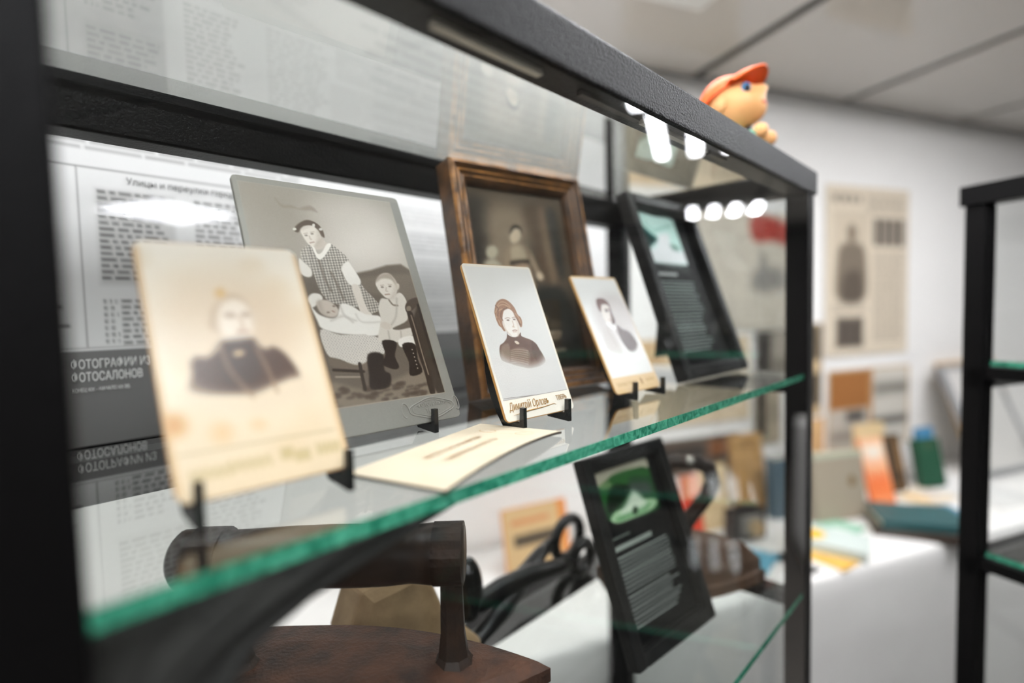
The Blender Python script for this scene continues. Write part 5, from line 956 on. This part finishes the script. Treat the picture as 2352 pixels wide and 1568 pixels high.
book('dark green hardback standing on the table', 1.672, 0.838, 0.095, 0.152, 0.022, (30, 74, 52), lean=0.22, turn=-0.15, paint=lambda k: k.rect(.3, .15, .8, .3, (70, 84, 58), .04, .7))
book('blue book standing behind the dark green hardback', 1.752, 0.893, 0.08, 0.172, 0.014, (72, 134, 172), lean=0.1)
book('pale paperback with a yellow circle lying on the table', 1.045, 0.672, 0.12, 0.165, 0.024, (196, 206, 200), True, turn=0.55, paint=lambda k: k.poly([(.5+.28*math.cos(x), .4+.2*math.sin(x)) for x in np.arange(8)*.785], (232, 178, 52), .05))
book('yellow booklet lying in front of the pale paperback', 1.0, 0.642, 0.11, 0.13, 0.004, (222, 176, 84), True, turn=0.2)
book('dark teal hardback lying on the table', 1.34, 0.655, 0.15, 0.2, 0.02, (38, 80, 82), True, turn=0.9, z=BT+0.0205)
book('dark brown hardback lying under the teal one', 1.325, 0.655, 0.15, 0.19, 0.02, (66, 54, 46), True, turn=0.75)
book('pale blue brochure lying beside the teal hardback', 1.47, 0.715, 0.11, 0.2, 0.006, (104, 148, 172), True, turn=1.1, paint=lambda k: k.rect(.1, .1, .9, .5, (66, 118, 156), .06, .8))
book('pale brochure lying behind the blue brochure', 1.6, 0.79, 0.16, 0.11, 0.006, (226, 212, 190), True, turn=0.2, paint=lambda k: (k.rect(.1, .1, .4, .5, (224, 180, 110), .06, .8), k.rect(.55, .2, .9, .5, (206, 196, 190), .05, .8)))
book('white brochure lying at the table edge near the second case', 1.78, 0.72, 0.2, 0.15, 0.005, (222, 220, 216), True, turn=0.1)
book('green and white brochure lying beside the grey album', 1.14, 0.73, 0.14, 0.1, 0.006, (142, 186, 160), True, turn=0.35, paint=lambda k: k.rect(.05, .3, .6, .6, (232, 232, 224), .05, .9))
book('small dark print lying at the front of the table', 0.885, 0.612, 0.07, 0.045, 0.002, (40, 36, 33), True, turn=0.1, name='small_print', cat='print')
book('white leaflet lying at the front edge of the table', 0.86, 0.66, 0.13, 0.08, 0.002, (232, 228, 222), True, turn=-0.1, name='leaflet', cat='leaflet')
book('orange and cream booklet with a dark title standing on the table behind the iron', 0.268, 0.84, 0.17, 0.145, 0.008, (222, 140, 70), lean=0.2, turn=0.12, paint=lambda k: (k.rect(.0, .0, .86, .9, (214, 180, 132), .02), k.rect(.12, .16, .7, .22, (206, 120, 70), .04, .7), k.rect(.14, .36, .78, .5, (56, 50, 44), .03, .85)))
book('red and white booklet standing on the table behind the hooked handle', 0.762, 0.848, 0.055, 0.155, 0.008, (206, 62, 38), lean=0.16, paint=lambda k: k.rect(0, 0, 1, 1.0, (220, 150, 110), .05, .9))
book('beige booklet standing beside the red booklet', 0.83, 0.86, 0.09, 0.17, 0.008, (212, 184, 142), lean=0.16, paint=lambda k: (k.rect(.2, .5, .8, .9, (190, 180, 170), .08, .8), k.rect(.1, .1, .9, .3, (226, 206, 172), .05, .8)))
book('tan newspaper bundle standing at the back of the table', 0.985, 0.9, 0.105, 0.225, 0.02, (188, 146, 94), lean=0.12, paint=lambda k: (k.lines(.15, .85, .12, .4, .14, (84, 62, 40), 70, .9, .1), k.lines(.1, .9, .6, 2.0, .12, (150, 114, 72), 71, .6, .1)), name='newspaper_bundle', cat='newspaper')
book('grey blue box file standing next to the tan newspaper bundle', 1.06, 0.845, 0.075, 0.165, 0.03, (84, 104, 116), lean=0.05, name='box_file', cat='box file')
book('sky blue brochure lying in front of the beige booklet', 0.82, 0.69, 0.12, 0.09, 0.004, (92, 152, 172), True, turn=0.5)
book('white sheet with writing lying in front of the old camera', 0.93, 0.715, 0.16, 0.1, 0.002, (226, 222, 214), True, turn=0.2, name='leaflet', cat='leaflet')
def old_camera():
    t = thing('folding_camera', 'small black folding camera standing on the table', 'camera', RW(0.9, 0.792, BT), RZ-0.1, None); bk = mat('camera_leather', (34, 32, 31), 0.55, bump=0.4, bscale=400)
    MB().box(-0.05, 0.05, -0.015, 0.022, 0.0, 0.078).build('body', bk, t, bevel=0.004)
    MB().box(-0.03, 0.03, -0.03, -0.015, 0.012, 0.066).build('bellows', mat('bellows_grey', (120, 116, 110), 0.6), t, bevel=0.003)
    MB().tube([(0, -0.045, 0.04), (0, -0.03, 0.04)], 0.02, 20).build('lens', mat('lens_ring', (176, 158, 128), 0.3, 0.5), t)
    MB().box(-0.02, 0.02, -0.01, 0.012, 0.078, 0.088).build('viewfinder', bk, t, bevel=0.002)
old_camera()
def leaning_board(label, a, b, w, h, lean, colr, edge):
    t = thing('framed_board', label, 'board', RW(a, b, BT+0.02*math.sin(lean)+0.0005), (-lean, 0, RZ), 'boards leaning on the wall'); f = 0.018
    for x0, x1, z0, z1 in ((0, f, 0, h), (w-f, w, 0, h), (f, w-f, h-f, h), (f, w-f, 0, f)): MB().box(x0, x1, 0, 0.02, z0, z1).build('frame_side', mat('board_edge_%d' % edge[0], edge, 0.4), t)
    MB().box(f, w-f, 0.006, 0.014, f, h-f).build('board', mat('board_%d' % colr[0], colr, 0.6), t)
leaning_board('silver framed board leaning against the wall at the table end', 1.955, 0.81, 0.3, 0.39, 0.4, (206, 202, 196), (150, 150, 150))
leaning_board('wood framed board leaning behind the silver framed one', 2.01, 0.865, 0.32, 0.39, 0.34, (218, 210, 196), (190, 158, 112))

# ------------------------------------------------------------------ second case and the crystal bowl in it
display_case('display_case', 'second black framed glass case beside the table holding a crystal bowl', (*RW(0.627, 0.17, 0)[:2], 0.0), RZ, 0.0, 0.42, -0.62, 0.0, (0.0, -0.235, -0.47), detail=False, back_rail=False)
def bowl():
    t = thing('crystal_bowl', 'cut crystal glass bowl on the shelf of the second case', 'bowl', RW(0.86, 0.03, 0.0005), 0.0)
    m = bpy.data.materials.new('cut_crystal'); m.use_nodes = True; b = m.node_tree.nodes['Principled BSDF']; b.inputs['Transmission Weight'].default_value = 1.0; b.inputs['Roughness'].default_value = 0.02; b.inputs['IOR'].default_value = 1.5
    def ring(r, z, tw, am): return [((r*(1+am*(1 if k % 2 else -1)))*math.cos(2*math.pi*(k+tw)/28), (r*(1+am*(1 if k % 2 else -1)))*math.sin(2*math.pi*(k+tw)/28), z) for k in range(28)]
    MB().loft([ring(.03, 0, 0, 0), ring(.034, .006, .5, .05), ring(.05, .018, 0, .06), ring(.066, .034, .5, .06), ring(.078, .052, 0, .05), ring(.074, .052, 0, .05), ring(.06, .034, .5, 0), ring(.04, .018, 0, 0), ring(.02, .012, 0, 0)]).build('bowl_body', m, t)
bowl()
